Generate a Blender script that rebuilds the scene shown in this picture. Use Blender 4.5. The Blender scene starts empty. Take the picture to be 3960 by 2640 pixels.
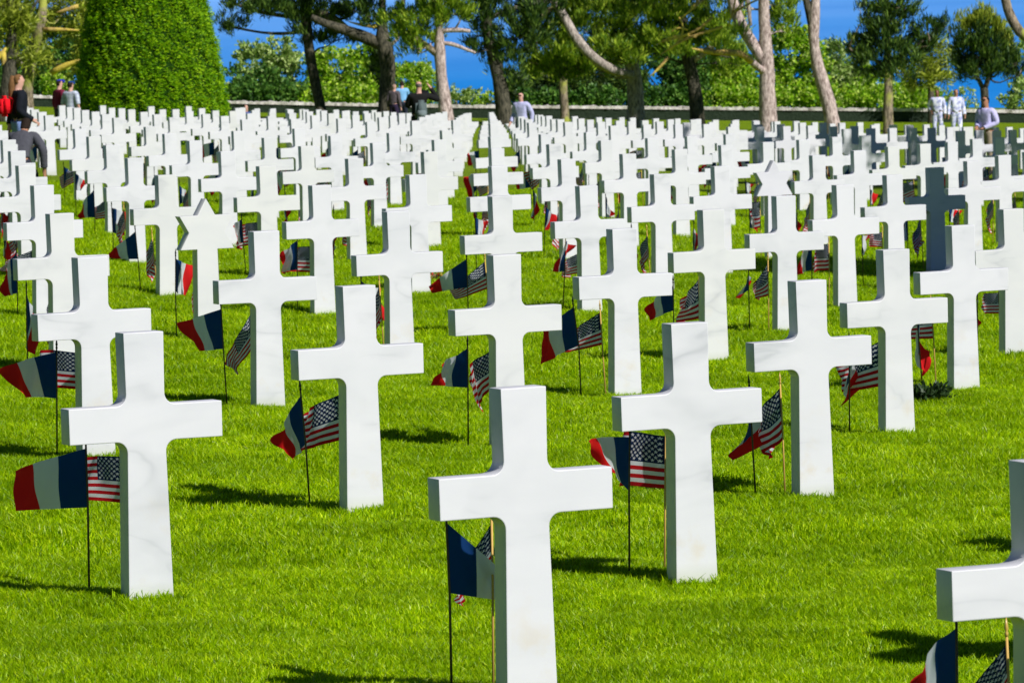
import bpy, bmesh, math, random
import numpy as np
from mathutils import Vector, Matrix

# ------------------------------------------------------------------ camera, light, exposure
SC = bpy.context.scene
ROOT = SC.collection
U = 1.07                      # height of a headstone in metres, the survey unit
ZC = 2.47                     # height of the lens above the lawn by the first row
FPX = 23132.25                 # focal length in pixels of a 3960 pixel wide frame
CPX = FPX / (3960 / 2352)     # the same for a 2352 pixel wide frame
RM = np.array([[0.8982342147383438, 0.02716476482705582, -0.43867684122287764],
               [-0.05344434242883034, 0.9974324716941345, -0.047667249474661534],
               [0.4362556563939785, 0.06626114971852244, 0.897379775960122]])
L2W = np.array([[1, 0, 0], [0, 0, 1], [0, -1, 0]])
right_w = L2W @ RM[0]; down_w = L2W @ RM[1]; fwd_w = L2W @ RM[2]
CAMP = Vector((0, 0, ZC))
cam = bpy.data.cameras.new('camera'); camo = bpy.data.objects.new('camera', cam); ROOT.objects.link(camo)
m = Matrix.Identity(4)
for r in range(3):
    m[r][0] = right_w[r]; m[r][1] = -down_w[r]; m[r][2] = -fwd_w[r]; m[r][3] = CAMP[r]
camo.matrix_world = m
cam.sensor_width = 36.0; cam.lens = FPX / 3960 * 36; cam.clip_start = 0.5; cam.clip_end = 60000
cam.dof.use_dof = True; cam.dof.focus_distance = 27.0; cam.dof.aperture_fstop = 23
SC.camera = camo

SUN_DIR = np.array(right_w) * 0.82 + np.array([-fwd_w[0], -fwd_w[1], 0]) * 0.80
SUN_DIR[2] = 0; SUN_DIR = SUN_DIR / np.linalg.norm(SUN_DIR)
ELEV = math.radians(41)
S3 = Vector((SUN_DIR[0] * math.cos(ELEV), SUN_DIR[1] * math.cos(ELEV), math.sin(ELEV)))
sun = bpy.data.lights.new('sun', 'SUN'); sun.energy = 5.0; sun.angle = math.radians(0.55); sun.color = (1.0, 0.98, 0.96)
suno = bpy.data.objects.new('sun', sun); ROOT.objects.link(suno)
suno.rotation_euler = S3.to_track_quat('Z', 'Y').to_euler()
world = bpy.data.worlds.new('World'); SC.world = world; world.use_nodes = True
wn = world.node_tree; wn.nodes.clear()
sky = wn.nodes.new('ShaderNodeTexSky'); sky.sky_type = 'NISHITA'; sky.sun_disc = False
sky.sun_elevation = ELEV; sky.sun_rotation = math.atan2(S3.x, S3.y); sky.ozone_density = 8.0; sky.air_density = 0.55; sky.dust_density = 0.0
bg = wn.nodes.new('ShaderNodeBackground'); bg.inputs['Strength'].default_value = 0.05
wo = wn.nodes.new('ShaderNodeOutputWorld')
wn.links.new(sky.outputs[0], bg.inputs[0]); wn.links.new(bg.outputs[0], wo.inputs[0])
SC.view_settings.view_transform = 'Standard'; SC.view_settings.look = 'None'
SC.view_settings.exposure = 0.06; SC.view_settings.gamma = 1.0
SC.cycles.max_bounces = 5; SC.cycles.diffuse_bounces = 4; SC.cycles.transparent_max_bounces = 8
SC.cycles.caustics_reflective = False; SC.cycles.caustics_refractive = False

rng = random.Random(7)
nrg = np.random.default_rng(11)

# ------------------------------------------------------------------ the lie of the land
P0 = np.array([8.301227297984472, 2.3996976439603124, 17.01349070123133])
VU = np.array([2.3059185077160005, 0.07573407491752523, 0.017770443571482372])
VV = np.array([0.18201128803059538, 0.00786559869201154, 3.5496044612237743])
Q2, Q3, Q4, Q5 = 0.6672662444845455, -0.11100458660499411, 0.025685269636774803, -0.006917841452605157
AL = (VU[1] * VV[2] - VV[1] * VU[2]) / (VU[0] * VV[2] - VV[0] * VU[2])
BE = (VV[1] - AL * VV[0]) / VV[2]
W_EDGE = 240.0                # survey depth of the cliff edge behind the wall

SINK = 0.028                  # the turf itself lies this far below the clipped grass tips

def depth_of(a, b):
    return b * .9 + a * .436

def bump(x, y):
    "gentle unevenness of the lawn in metres"
    return (0.010 * np.sin(x * 2.1 + 0.7 * np.sin(y * 1.3)) * np.cos(y * 1.7 + 1.1)
            + 0.007 * np.sin(x * 4.3 + y * 3.1 + 1.0) + 0.006 * np.cos(y * 5.2 - x * 2.4))

def land(x, y):
    "height of the lawn in metres at world x, y"
    a = np.asarray(x, float) / U; b = np.asarray(y, float) / U
    w = depth_of(a, b); t = (w - 16) / 100
    g = P0[1] + AL * (a - P0[0]) + BE * (b - P0[2])
    tt = np.clip(t, -0.3, 1.67); past = np.maximum(w - 183, 0); lat = np.clip(a * .9 - b * .436, -30, 30)
    g = g + Q2 * tt * tt + Q3 * tt ** 3 + lat * (Q4 * tt + Q5 * tt * tt)
    g = g - past * (AL * .436 + BE * .9 - .004) - np.minimum(past, 40) / 40 * np.clip(lat, 0, 20) * .020
    over = np.maximum(w - W_EDGE, 0)
    g = g + over * 0.55 + np.minimum(over, 30) * over * 0.004
    h = -U * g + ZC
    return h - SINK + 2.3 * bump(np.asarray(x, float), np.asarray(y, float)) * np.clip((140 - w) / 60, 0, 1)

def PX(px, py, Z):
    "world point seen at (px, py) of a 2352 pixel wide frame, Z metres ahead"
    s = 3960 / 2352
    q = np.array([(px * s - 1980) / FPX * Z, (py * s - 1320) / FPX * Z, Z])
    return CAMP + Vector((L2W @ (RM.T @ q)))

def on_land(px, Z):
    "the point of the lawn Z metres ahead in picture column px"
    py = 400.0
    for _ in range(12):
        p = PX(px, py, Z); dz = p.z - float(land(p.x, p.y))
        py += dz / Z * CPX
    p = PX(px, py, Z); p.z = float(land(p.x, p.y)); return p

def to_px(p):
    q = RM @ (L2W.T @ np.array(p - CAMP)); s = 3960 / 2352
    return ((1980 + FPX * q[0] / q[2]) / s, (1320 + FPX * q[1] / q[2]) / s, q[2])

def grave(i, j):
    L = P0 + i * VU + j * VV
    x, y = L[0] * U, L[2] * U
    return Vector((x, y, float(land(x, y)) - float(2.3 * bump(x, y)) * .8 + SINK))

# ------------------------------------------------------------------ small helpers
def tag(o, label=None, cat=None, group=None, kind=None):
    if label: o['label'] = label
    if cat: o['category'] = cat
    if group: o['group'] = group
    if kind: o['kind'] = kind
    return o

def link(o, parent=None):
    ROOT.objects.link(o)
    if parent is not None: o.parent = parent
    return o

def mesh_obj(name, me, parent=None, mat=None):
    o = bpy.data.objects.new(name, me)
    if mat is not None:
        for mm in (mat if isinstance(mat, (list, tuple)) else [mat]): me.materials.append(mm)
    return link(o, parent)

def empty(name, loc=(0, 0, 0), rz=0.0):
    o = bpy.data.objects.new(name, None); o.empty_display_size = 0.1
    o.location = loc; o.rotation_euler = (0, 0, rz); return link(o)

def np_mesh(name, verts, faces, smooth=False):
    "verts (n,3); faces (m,k) all of one size"
    me = bpy.data.meshes.new(name)
    verts = np.asarray(verts, np.float32); faces = np.asarray(faces, np.int32)
    n, k = faces.shape
    me.vertices.add(len(verts)); me.vertices.foreach_set('co', verts.ravel())
    me.loops.add(n * k); me.loops.foreach_set('vertex_index', faces.ravel())
    me.polygons.add(n); me.polygons.foreach_set('loop_start', np.arange(0, n * k, k, dtype=np.int32))
    me.polygons.foreach_set('loop_total', np.full(n, k, np.int32))
    me.polygons.foreach_set('use_smooth', np.full(n, smooth))
    me.update(calc_edges=True); return me

class NT:
    "tiny node tree writer"
    def __init__(s, name):
        s.m = bpy.data.materials.new(name); s.m.use_nodes = True; s.t = s.m.node_tree; s.t.nodes.clear()
        s.out = s.t.nodes.new('ShaderNodeOutputMaterial')
    def n(s, typ, **kw):
        nd = s.t.nodes.new(typ)
        for k, v in kw.items():
            if hasattr(nd, k): setattr(nd, k, v)
            else: s.set(nd, k, v)
        return nd
    def set(s, nd, k, v):
        sock = nd.inputs[k] if not isinstance(k, int) else nd.inputs[k]
        if hasattr(v, 'node') or v.__class__.__name__.startswith('NodeSocket'): s.t.links.new(v, sock)
        else: sock.default_value = v
    def math(s, op, a, b=None, c=None):
        nd = s.t.nodes.new('ShaderNodeMath'); nd.operation = op
        for i, v in enumerate((a, b, c)):
            if v is not None: s.set(nd, i, v)
        return nd.outputs[0]
    def mix(s, f, a, b, blend='MIX'):
        nd = s.t.nodes.new('ShaderNodeMix'); nd.data_type = 'RGBA'; nd.blend_type = blend
        s.set(nd, 0, f); s.set(nd, 6, a); s.set(nd, 7, b); return nd.outputs[2]
    def ramp(s, f, pts):
        nd = s.t.nodes.new('ShaderNodeValToRGB'); s.set(nd, 0, f); cr = nd.color_ramp
        while len(cr.elements) < len(pts): cr.elements.new(0.5)
        for e, (p, c) in zip(cr.elements, pts):
            e.position = p; e.color = c if len(c) == 4 else (*c, 1)
        return nd.outputs[0]
    def noise(s, vec, scale, detail=3, rough=0.55, dist=0.0):
        nd = s.t.nodes.new('ShaderNodeTexNoise'); s.set(nd, 'Vector', vec)
        nd.inputs['Scale'].default_value = scale; nd.inputs['Detail'].default_value = detail
        nd.inputs['Roughness'].default_value = rough; nd.inputs['Distortion'].default_value = dist
        return nd.outputs[0]
    def link(s, a, b): s.t.links.new(a, b)
    def obj(s):
        return s.n('ShaderNodeTexCoord').outputs['Object']
    def bsdf(s, color, rough=0.6, spec=0.4, bumpsock=None, bstr=0.3, bdist=0.01, **kw):
        b = s.t.nodes.new('ShaderNodeBsdfPrincipled')
        s.set(b, 'Base Color', color); s.set(b, 'Roughness', rough); s.set(b, 'Specular IOR Level', spec)
        for k, v in kw.items(): s.set(b, k.replace('_', ' '), v)
        if bumpsock is not None:
            bp = s.t.nodes.new('ShaderNodeBump'); bp.inputs['Strength'].default_value = bstr
            bp.inputs['Distance'].default_value = bdist
            s.link(bumpsock, bp.inputs['Height']); s.link(bp.outputs[0], b.inputs['Normal'])
        return b
    def done(s, sh):
        s.link(sh.outputs[0] if hasattr(sh, 'outputs') else sh, s.out.inputs[0]); return s.m

def c4(r, g, b): return (r, g, b, 1.0)

# ------------------------------------------------------------------ materials
def mat_marble():
    t = NT('marble'); co = t.obj()
    oi = t.n('ShaderNodeObjectInfo')
    off = t.n('ShaderNodeVectorMath', operation='ADD')
    sc = t.n('ShaderNodeVectorMath', operation='SCALE')
    cmb = t.n('ShaderNodeCombineXYZ'); 
    for k in range(3): t.set(cmb, k, oi.outputs['Random'])
    t.link(cmb.outputs[0], sc.inputs[0]); sc.inputs['Scale'].default_value = 57.0
    t.link(co, off.inputs[0]); t.link(sc.outputs[0], off.inputs[1])
    vec = off.outputs[0]
    mp = t.n('ShaderNodeMapping'); t.link(vec, mp.inputs[0]); mp.inputs['Rotation'].default_value = (0.3, 0.9, 0.2); mp.inputs['Scale'].default_value = (1.0, 1.0, 3.2)
    v = mp.outputs[0]
    vein = t.math('ABSOLUTE', t.math('SUBTRACT', t.noise(v, 1.0, 3, 0.5, 0.5), 0.5))
    vf = t.ramp(vein, [(0.0, (1, 1, 1)), (0.02, (0.45, 0.45, 0.45)), (0.09, (0, 0, 0))])
    blot = t.noise(vec, 2.4, 3)
    mask = t.math('MULTIPLY', vf, t.ramp(blot, [(0.45, (0, 0, 0)), (0.7, (1, 1, 1))]))
    base = t.mix(t.noise(vec, 4.0, 2), c4(0.71, 0.695, 0.72), c4(0.675, 0.668, 0.695))
    base = t.mix(t.ramp(oi.outputs['Random'], [(0.0, (0, 0, 0)), (0.7, (0.1, 0.1, 0.1)), (1.0, (1, 1, 1))]), base, c4(0.68, 0.674, 0.655))
    c1 = t.mix(t.math('MULTIPLY', mask, 0.70), base, c4(0.42, 0.43, 0.45))
    cl = t.ramp(t.noise(v, 1.1, 4, 0.55, 0.6), [(0.42, (0, 0, 0)), (0.75, (1, 1, 1))])
    c1 = t.mix(t.math('MULTIPLY', cl, 0.42), c1, c4(0.54, 0.55, 0.57))
    # rust coloured weathering near the foot and along one flank
    sep = t.n('ShaderNodeSeparateXYZ'); t.link(co, sep.inputs[0])
    low = t.ramp(sep.outputs[2], [(0.0, (0, 0, 0)), (0.04, (0, 0, 0)), (0.12, (1, 1, 1)), (0.24, (0.6, 0.6, 0.6)), (0.55, (0, 0, 0))])
    st = t.ramp(t.noise(vec, 6.5, 4, 0.6), [(0.56, (0, 0, 0)), (0.72, (1, 1, 1))])
    c2 = t.mix(t.math('MULTIPLY', t.math('MULTIPLY', low, st), 0.45), c1, c4(0.62, 0.52, 0.36))
    foot = t.ramp(sep.outputs[2], [(0.0, (1, 1, 1)), (0.035, (0.5, 0.5, 0.5)), (0.07, (0, 0, 0))])
    c3 = t.mix(t.math('MULTIPLY', foot, 0.45), c2, c4(0.42, 0.44, 0.28))
    b = t.bsdf(c3, 0.42, 0.35, t.noise(vec, 120, 2), 0.06, 0.002)
    return t.done(b)

def mat_grass_blade():
    t = NT('grass_blade')
    geo = t.n('ShaderNodeNewGeometry'); oi = t.n('ShaderNodeObjectInfo')
    f = t.math('ADD', t.math('MULTIPLY', geo.outputs['Random Per Island'], 0.75), t.math('MULTIPLY', oi.outputs['Random'], 0.25))
    col = t.ramp(f, [(0.0, (0.14, 0.24, 0.0003)), (0.34, (0.39, 0.64, 0.0004)), (0.70, (0.72, 0.90, 0.001)), (0.90, (0.85, 0.95, 0.03)), (0.96, (0.92, 0.95, 0.45))])  # random blade tones; the palest end paints in sun glints
    sm = t.noise(geo.outputs['Position'], 9.0, 2)
    col = t.mix(t.ramp(sm, [(0.35, (0, 0, 0)), (0.62, (1, 1, 1))]), t.mix(0.40, col, c4(0.07, 0.16, 0.0004)), col)
    big = t.noise(geo.outputs['Position'], 0.9, 3)
    col = t.mix(t.ramp(big, [(0.35, (0, 0, 0)), (0.65, (1, 1, 1))]), t.mix(0.52, col, c4(0.10, 0.23, 0.0004)), col)
    d = t.bsdf(col, 0.38, 0.16)
    tr = t.n('ShaderNodeBsdfTranslucent'); t.set(tr, 0, t.mix(0.5, col, c4(0.50, 0.80, 0.001)))
    mx = t.n('ShaderNodeMixShader'); mx.inputs[0].default_value = 0.42
    t.link(d.outputs[0], mx.inputs[1]); t.link(tr.outputs[0], mx.inputs[2])
    return t.done(mx)

def mat_lawn():
    t = NT('lawn'); geo = t.n('ShaderNodeNewGeometry'); p = geo.outputs['Position']
    mp = t.n('ShaderNodeMapping'); t.link(p, mp.inputs[0])
    n1 = t.noise(mp.outputs[0], 55, 4, 0.75); n2 = t.noise(p, 1.1, 4)
    col = t.ramp(n1, [(0.34, (0.03, 0.06, 0.0005)), (0.54, (0.22, 0.34, 0.001)), (0.66, (0.46, 0.58, 0.003)), (0.82, (0.62, 0.68, 0.03))])
    col = t.mix(t.ramp(n2, [(0.35, (0, 0, 0)), (0.7, (1, 1, 1))]), t.mix(0.25, col, c4(0.04, 0.10, 0.002)), col)
    b = t.bsdf(col, 0.9, 0.15, n1, 1.0, 0.03)
    return t.done(b)

def mat_flat(name, col, rough=0.7, spec=0.3, nz=0.0, nscale=20, bstr=0.2, bdist=0.01):
    t = NT(name)
    if nz:
        n = t.noise(t.obj(), nscale, 4, 0.6)
        c = t.mix(n, tuple(max(0, x * (1 - nz)) for x in col[:3]) + (1,), tuple(min(1, x * (1 + nz)) for x in col[:3]) + (1,))
        return t.done(t.bsdf(c, rough, spec, n, bstr, bdist))
    return t.done(t.bsdf(c4(*col[:3]), rough, spec))

def mat_leaf(name, cols, trans=0.3, rough=0.5, spec=0.3):
    "leaf colours picked per leaf, clump by clump"
    t = NT(name); geo = t.n('ShaderNodeNewGeometry')
    n = t.noise(geo.outputs['Position'], 1.6, 2)
    f = t.math('ADD', t.math('MULTIPLY', geo.outputs['Random Per Island'], 0.6), t.math('MULTIPLY', n, 0.4))
    k = len(cols)
    col = t.ramp(f, [(0.15 + 0.65 * i / (k - 1), c) for i, c in enumerate(cols)])
    d = t.bsdf(col, rough, spec)
    tr = t.n('ShaderNodeBsdfTranslucent'); t.set(tr, 0, col)
    mx = t.n('ShaderNodeMixShader'); mx.inputs[0].default_value = trans
    t.link(d.outputs[0], mx.inputs[1]); t.link(tr.outputs[0], mx.inputs[2])
    return t.done(mx)

def mat_cloth_flag(kind):
    t = NT(kind + '_flag_cloth'); uv = t.n('ShaderNodeUVMap'); uv.uv_map = 'UVMap'
    sep = t.n('ShaderNodeSeparateXYZ'); t.link(uv.outputs[0], sep.inputs[0]); u, v = sep.outputs[0], sep.outputs[1]
    BLUE, WHITE, RED = c4(0.007, 0.055, 0.21), c4(0.84, 0.86, 0.90), c4(0.85, 0.018, 0.020)
    if kind == 'french':
        col = t.mix(t.math('GREATER_THAN', u, 0.3333), BLUE, WHITE)
        col = t.mix(t.math('GREATER_THAN', u, 0.6667), col, RED)
    else:
        s = t.math('FLOOR', t.math('MULTIPLY', v, 13.0)); odd = t.math('MODULO', s, 2.0)
        col = t.mix(odd, c4(0.60, 0.012, 0.018), WHITE)
        x = t.math('MULTIPLY', u, 12.0 / 0.42); y = t.math('MULTIPLY', t.math('SUBTRACT', v, 6.0 / 13), 10.0 * 13 / 7)
        a = t.math('MULTIPLY', t.math('ADD', x, y), 0.5); b = t.math('MULTIPLY', t.math('SUBTRACT', x, y), 0.5)
        ra = t.math('ROUND', a); rb = t.math('ROUND', b)
        cx = t.math('ADD', ra, rb); cy = t.math('SUBTRACT', ra, rb)
        dx = t.math('SUBTRACT', x, cx); dy = t.math('SUBTRACT', y, cy)
        rr = t.math('SQRT', t.math('ADD', t.math('MULTIPLY', dx, dx), t.math('MULTIPLY', dy, dy)))
        th = t.math('ARCTAN2', dx, dy)
        lim = t.math('ADD', 0.42, t.math('MULTIPLY', t.math('COSINE', t.math('MULTIPLY', th, 5.0)), 0.18))
        star = t.math('LESS_THAN', rr, lim)
        inx = t.math('MULTIPLY', t.math('GREATER_THAN', cx, 0.5), t.math('LESS_THAN', cx, 11.5))
        iny = t.math('MULTIPLY', t.math('GREATER_THAN', cy, 0.5), t.math('LESS_THAN', cy, 9.5))
        star = t.math('MULTIPLY', star, t.math('MULTIPLY', inx, iny))
        can = t.math('MULTIPLY', t.math('LESS_THAN', u, 0.42), t.math('GREATER_THAN', v, 6.0 / 13))
        col = t.mix(can, col, t.mix(star, c4(0.006, 0.022, 0.075), c4(0.8, 0.8, 0.82)))
    w = t.noise(uv.outputs[0], 60, 2)
    d = t.bsdf(col, 0.75, 0.15, w, 0.15, 0.002)
    tr = t.n('ShaderNodeBsdfTranslucent'); t.set(tr, 0, col)
    mx = t.n('ShaderNodeMixShader'); mx.inputs[0].default_value = 0.45
    t.link(d.outputs[0], mx.inputs[1]); t.link(tr.outputs[0], mx.inputs[2])
    return t.done(mx)

M_MARBLE = mat_marble()
M_FR = mat_cloth_flag('french'); M_US = mat_cloth_flag('american')
M_POLE_DARK = mat_flat('dark_wood_stick', (0.10, 0.075, 0.03), 0.6)
M_POLE_PALE = mat_flat('pale_wood_stick', (0.62, 0.38, 0.10), 0.55)
M_GOLD = mat_flat('brass_spear', (0.55, 0.36, 0.08), 0.35, 0.6)
M_BLACKTIP = mat_flat('dark_spear', (0.03, 0.03, 0.02), 0.4)
FLAGS=[
('F',0,1,-0.107,0.38,0.004,-0.089,0.411,0.548,-0.094,0.397,0.326,-0.31,0.635,0.46,-0.274,0.662,0.306),
('U',0,1,0.075,0.38,-0.002,0.097,0.407,0.507,0.089,0.397,0.327,0.061,0.709,0.474,0.052,0.701,0.32),
('F',0,0,-0.097,0.38,0.004,-0.083,0.413,0.542,-0.086,0.397,0.314,0.139,0.31,0.32,0.211,0.479,0.251),
('U',0,0,0.053,0.38,-0.001,0.077,0.408,0.531,0.071,0.399,0.37,0.07,0.621,0.299,0.122,0.664,0.232),
('F',1,1,-0.111,0.38,0.005,-0.081,0.405,0.536,-0.095,0.396,0.322,-0.154,0.704,0.508,-0.036,0.683,0.389),
('U',1,1,0.046,0.38,-0.001,0.079,0.404,0.53,0.065,0.395,0.323,0.07,0.707,0.519,0.057,0.698,0.309),
('F',1,2,-0.09,0.38,0.004,-0.099,0.421,0.5,-0.091,0.401,0.279,-0.109,0.658,0.298,-0.026,0.68,0.19),
('U',1,2,0.089,0.38,-0.002,0.116,0.404,0.506,0.105,0.394,0.292,0.08,0.687,0.391,0.036,0.686,0.215),
('F',2,2,-0.112,0.38,0.005,-0.111,0.414,0.473,-0.111,0.399,0.265,0.031,0.511,0.204,-0.102,0.671,0.127),
('U',2,2,0.045,0.38,-0.001,0.052,0.412,0.478,0.05,0.395,0.235,0.068,0.653,0.284,0.158,0.65,0.12),
('F',3,3,-0.101,0.38,0.004,-0.078,0.403,0.469,-0.086,0.393,0.277,0.077,0.556,0.245,0.009,0.632,0.117),
('U',3,3,0.093,0.38,-0.003,0.119,0.403,0.479,0.106,0.391,0.236,-0.0,0.669,0.357,0.05,0.691,0.192),
('F',2,3,-0.079,0.38,0.003,-0.056,0.405,0.492,-0.065,0.394,0.288,-0.104,0.686,0.373,-0.111,0.697,0.287),
('U',2,3,0.072,0.38,-0.002,0.098,0.404,0.492,0.088,0.394,0.298,0.117,0.664,0.331,0.163,0.638,0.131),
('F',1,3,-0.08,0.38,0.003,-0.055,0.405,0.511,-0.066,0.394,0.279,-0.276,0.627,0.422,-0.13,0.695,0.268),
('U',1,3,0.061,0.38,-0.001,0.088,0.404,0.499,0.078,0.395,0.316,0.009,0.703,0.493,-0.001,0.694,0.306),
('F',2,4,-0.102,0.38,0.004,-0.103,0.42,0.547,-0.103,0.404,0.319,-0.24,0.693,0.464,-0.125,0.706,0.292),
('U',2,4,0.069,0.38,-0.002,0.079,0.413,0.512,0.076,0.399,0.311,-0.048,0.492,0.219,0.092,0.656,0.143),
('F',3,4,-0.12,0.38,0.005,-0.131,0.424,0.521,-0.114,0.399,0.297,-0.252,0.673,0.366,-0.215,0.672,0.179),
('U',3,4,0.046,0.38,-0.001,0.044,0.417,0.486,0.044,0.403,0.292,0.024,0.695,0.359,-0.027,0.698,0.238),
('F',4,5,-0.122,0.38,0.005,-0.102,0.406,0.489,-0.108,0.397,0.326,-0.146,0.675,0.34,-0.131,0.689,0.239),
('U',4,5,0.07,0.38,-0.002,0.094,0.407,0.529,0.082,0.394,0.262,0.151,0.647,0.346,0.132,0.685,0.216),
('F',3,5,-0.106,0.38,0.004,-0.081,0.408,0.541,-0.091,0.396,0.321,0.166,0.573,0.472,0.153,0.569,0.266),
('U',4,4,0.013,0.38,0.0,0.013,0.416,0.493,0.015,0.401,0.298,0.017,0.709,0.415,0.024,0.702,0.274),
('F',4,6,-0.117,0.38,0.005,-0.103,0.413,0.543,-0.107,0.4,0.34,-0.359,0.523,0.353,-0.26,0.675,0.292),
('U',4,6,0.033,0.38,-0.0,0.044,0.413,0.52,0.05,0.395,0.322,-0.15,0.583,0.318,-0.065,0.676,0.24),
('F',3,7,-0.088,0.38,0.004,-0.07,0.407,0.49,-0.078,0.388,0.176,-0.091,0.653,0.299,-0.054,0.686,0.138),
('U',3,7,0.04,0.38,-0.001,0.062,0.406,0.495,0.055,0.396,0.315,-0.045,0.681,0.386,-0.069,0.685,0.331),
('F',3,6,-0.094,0.38,0.004,-0.07,0.41,0.56,-0.083,0.399,0.331,0.148,0.607,0.492,0.109,0.623,0.279),
('F',5,7,-0.072,0.38,0.003,-0.023,0.397,0.552,-0.042,0.388,0.306,0.139,0.64,0.496,0.016,0.681,0.289),
('U',5,7,0.07,0.38,-0.002,0.094,0.402,0.452,0.086,0.394,0.288,0.151,0.672,0.33,0.134,0.685,0.236),
('F',5,6,-0.121,0.38,0.005,-0.106,0.405,0.444,-0.112,0.398,0.302,0.07,0.63,0.352,-0.06,0.683,0.225),
('U',5,6,0.038,0.38,-0.001,0.06,0.406,0.501,0.05,0.393,0.255,0.087,0.601,0.255,0.154,0.667,0.202),
('F',4,8,-0.094,0.38,0.004,-0.107,0.424,0.521,-0.099,0.403,0.293,-0.291,0.624,0.342,-0.217,0.694,0.295),
('F',2,5,-0.121,0.38,0.005,-0.102,0.407,0.502,-0.114,0.395,0.259,0.055,0.608,0.334,0.011,0.608,0.078),
('F',4,7,-0.071,0.38,0.003,-0.041,0.407,0.559,-0.053,0.396,0.336,-0.055,0.683,0.426,-0.059,0.695,0.287),
('U',4,7,0.064,0.38,-0.002,0.092,0.405,0.513,0.081,0.395,0.306,0.107,0.702,0.463,0.002,0.694,0.296),
('F',5,9,-0.083,0.38,0.004,-0.092,0.422,0.515,-0.089,0.405,0.301,-0.07,0.71,0.426,-0.017,0.692,0.27),
('U',5,9,0.051,0.38,-0.001,0.077,0.403,0.487,0.066,0.394,0.294,0.056,0.701,0.427,0.007,0.688,0.223),
('F',6,12,-0.091,0.38,0.004,-0.071,0.408,0.507,-0.075,0.388,0.211,-0.142,0.63,0.291,-0.11,0.691,0.19),
('U',6,12,0.039,0.38,-0.001,0.061,0.399,0.405,0.05,0.389,0.197,0.085,0.668,0.262,0.107,0.682,0.172),
('F',5,10,-0.103,0.38,0.004,-0.092,0.413,0.518,-0.094,0.396,0.284,0.152,0.583,0.454,0.127,0.595,0.235),
('F',8,16,-0.102,0.38,0.004,-0.091,0.412,0.501,-0.097,0.396,0.253,0.147,0.579,0.41,0.097,0.62,0.302),
('F',7,14,-0.122,0.38,0.005,-0.106,0.413,0.555,-0.109,0.399,0.349,0.11,0.587,0.427,0.067,0.638,0.323),
('F',7,13,-0.077,0.38,0.003,-0.058,0.406,0.485,-0.067,0.394,0.254,0.15,0.591,0.362,0.122,0.624,0.276),
('F',6,7,-0.121,0.38,0.005,-0.099,0.403,0.46,-0.105,0.394,0.304,-0.048,0.696,0.431,-0.077,0.688,0.243),
('U',6,7,0.039,0.38,-0.001,0.064,0.405,0.506,0.055,0.394,0.296,0.164,0.681,0.457,0.119,0.683,0.255),
('F',7,8,-0.125,0.38,0.005,-0.111,0.408,0.476,-0.117,0.399,0.313,0.1,0.621,0.454,0.045,0.645,0.273),
('U',7,8,0.066,0.38,-0.002,0.092,0.403,0.48,0.085,0.397,0.349,0.191,0.682,0.454,0.175,0.68,0.337),
('F',8,9,-0.121,0.38,0.005,-0.098,0.406,0.503,-0.106,0.395,0.306,-0.003,0.684,0.457,-0.009,0.675,0.287),
('F',9,10,-0.076,0.38,0.003,-0.055,0.407,0.508,-0.059,0.399,0.372,0.168,0.606,0.471,0.16,0.604,0.347),
('F',6,9,-0.08,0.38,0.003,-0.065,0.411,0.522,-0.068,0.401,0.366,0.157,0.606,0.46,0.131,0.623,0.345),
('F',9,13,-0.119,0.38,0.005,-0.109,0.411,0.486,-0.114,0.389,0.161,0.049,0.567,0.267,-0.009,0.659,0.089),
('F',7,10,-0.114,0.38,0.005,-0.069,0.397,0.53,-0.092,0.391,0.303,0.151,0.579,0.428,0.076,0.636,0.282),
('F',8,11,-0.102,0.38,0.004,-0.079,0.41,0.564,-0.088,0.397,0.328,0.075,0.559,0.335,0.093,0.633,0.306),
('F',8,10,-0.098,0.38,0.004,-0.078,0.406,0.478,-0.084,0.397,0.322,0.123,0.603,0.368,0.106,0.625,0.293),
('U',8,10,0.032,0.38,-0.0,0.048,0.415,0.577,0.041,0.399,0.323,0.134,0.696,0.529,0.186,0.65,0.251),
('F',11,14,-0.129,0.38,0.005,-0.12,0.413,0.512,-0.121,0.401,0.342,0.106,0.601,0.444,0.073,0.627,0.317),
('F',11,13,-0.136,0.38,0.005,-0.117,0.407,0.489,-0.125,0.395,0.281,0.08,0.617,0.405,0.061,0.628,0.269),
('F',12,14,-0.066,0.38,0.003,-0.046,0.408,0.513,-0.054,0.397,0.312,0.147,0.631,0.463,0.131,0.631,0.301),
('F',0,-1,-0.095,0.38,0.004,-0.071,0.407,0.529,-0.079,0.398,0.349,-0.041,0.665,0.367,-0.067,0.689,0.271),
('U',0,-1,0.073,0.38,-0.002,0.086,0.409,0.476,0.084,0.399,0.336,0.081,0.619,0.242,0.206,0.63,0.182),
('F',5,5,-0.087,0.38,0.004,-0.063,0.402,0.464,-0.072,0.393,0.282,0.039,0.589,0.236,0.049,0.638,0.157),
('U',5,5,0.096,0.38,-0.003,0.108,0.405,0.414,0.105,0.396,0.272,0.214,0.681,0.39,0.202,0.676,0.254),
]
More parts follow.
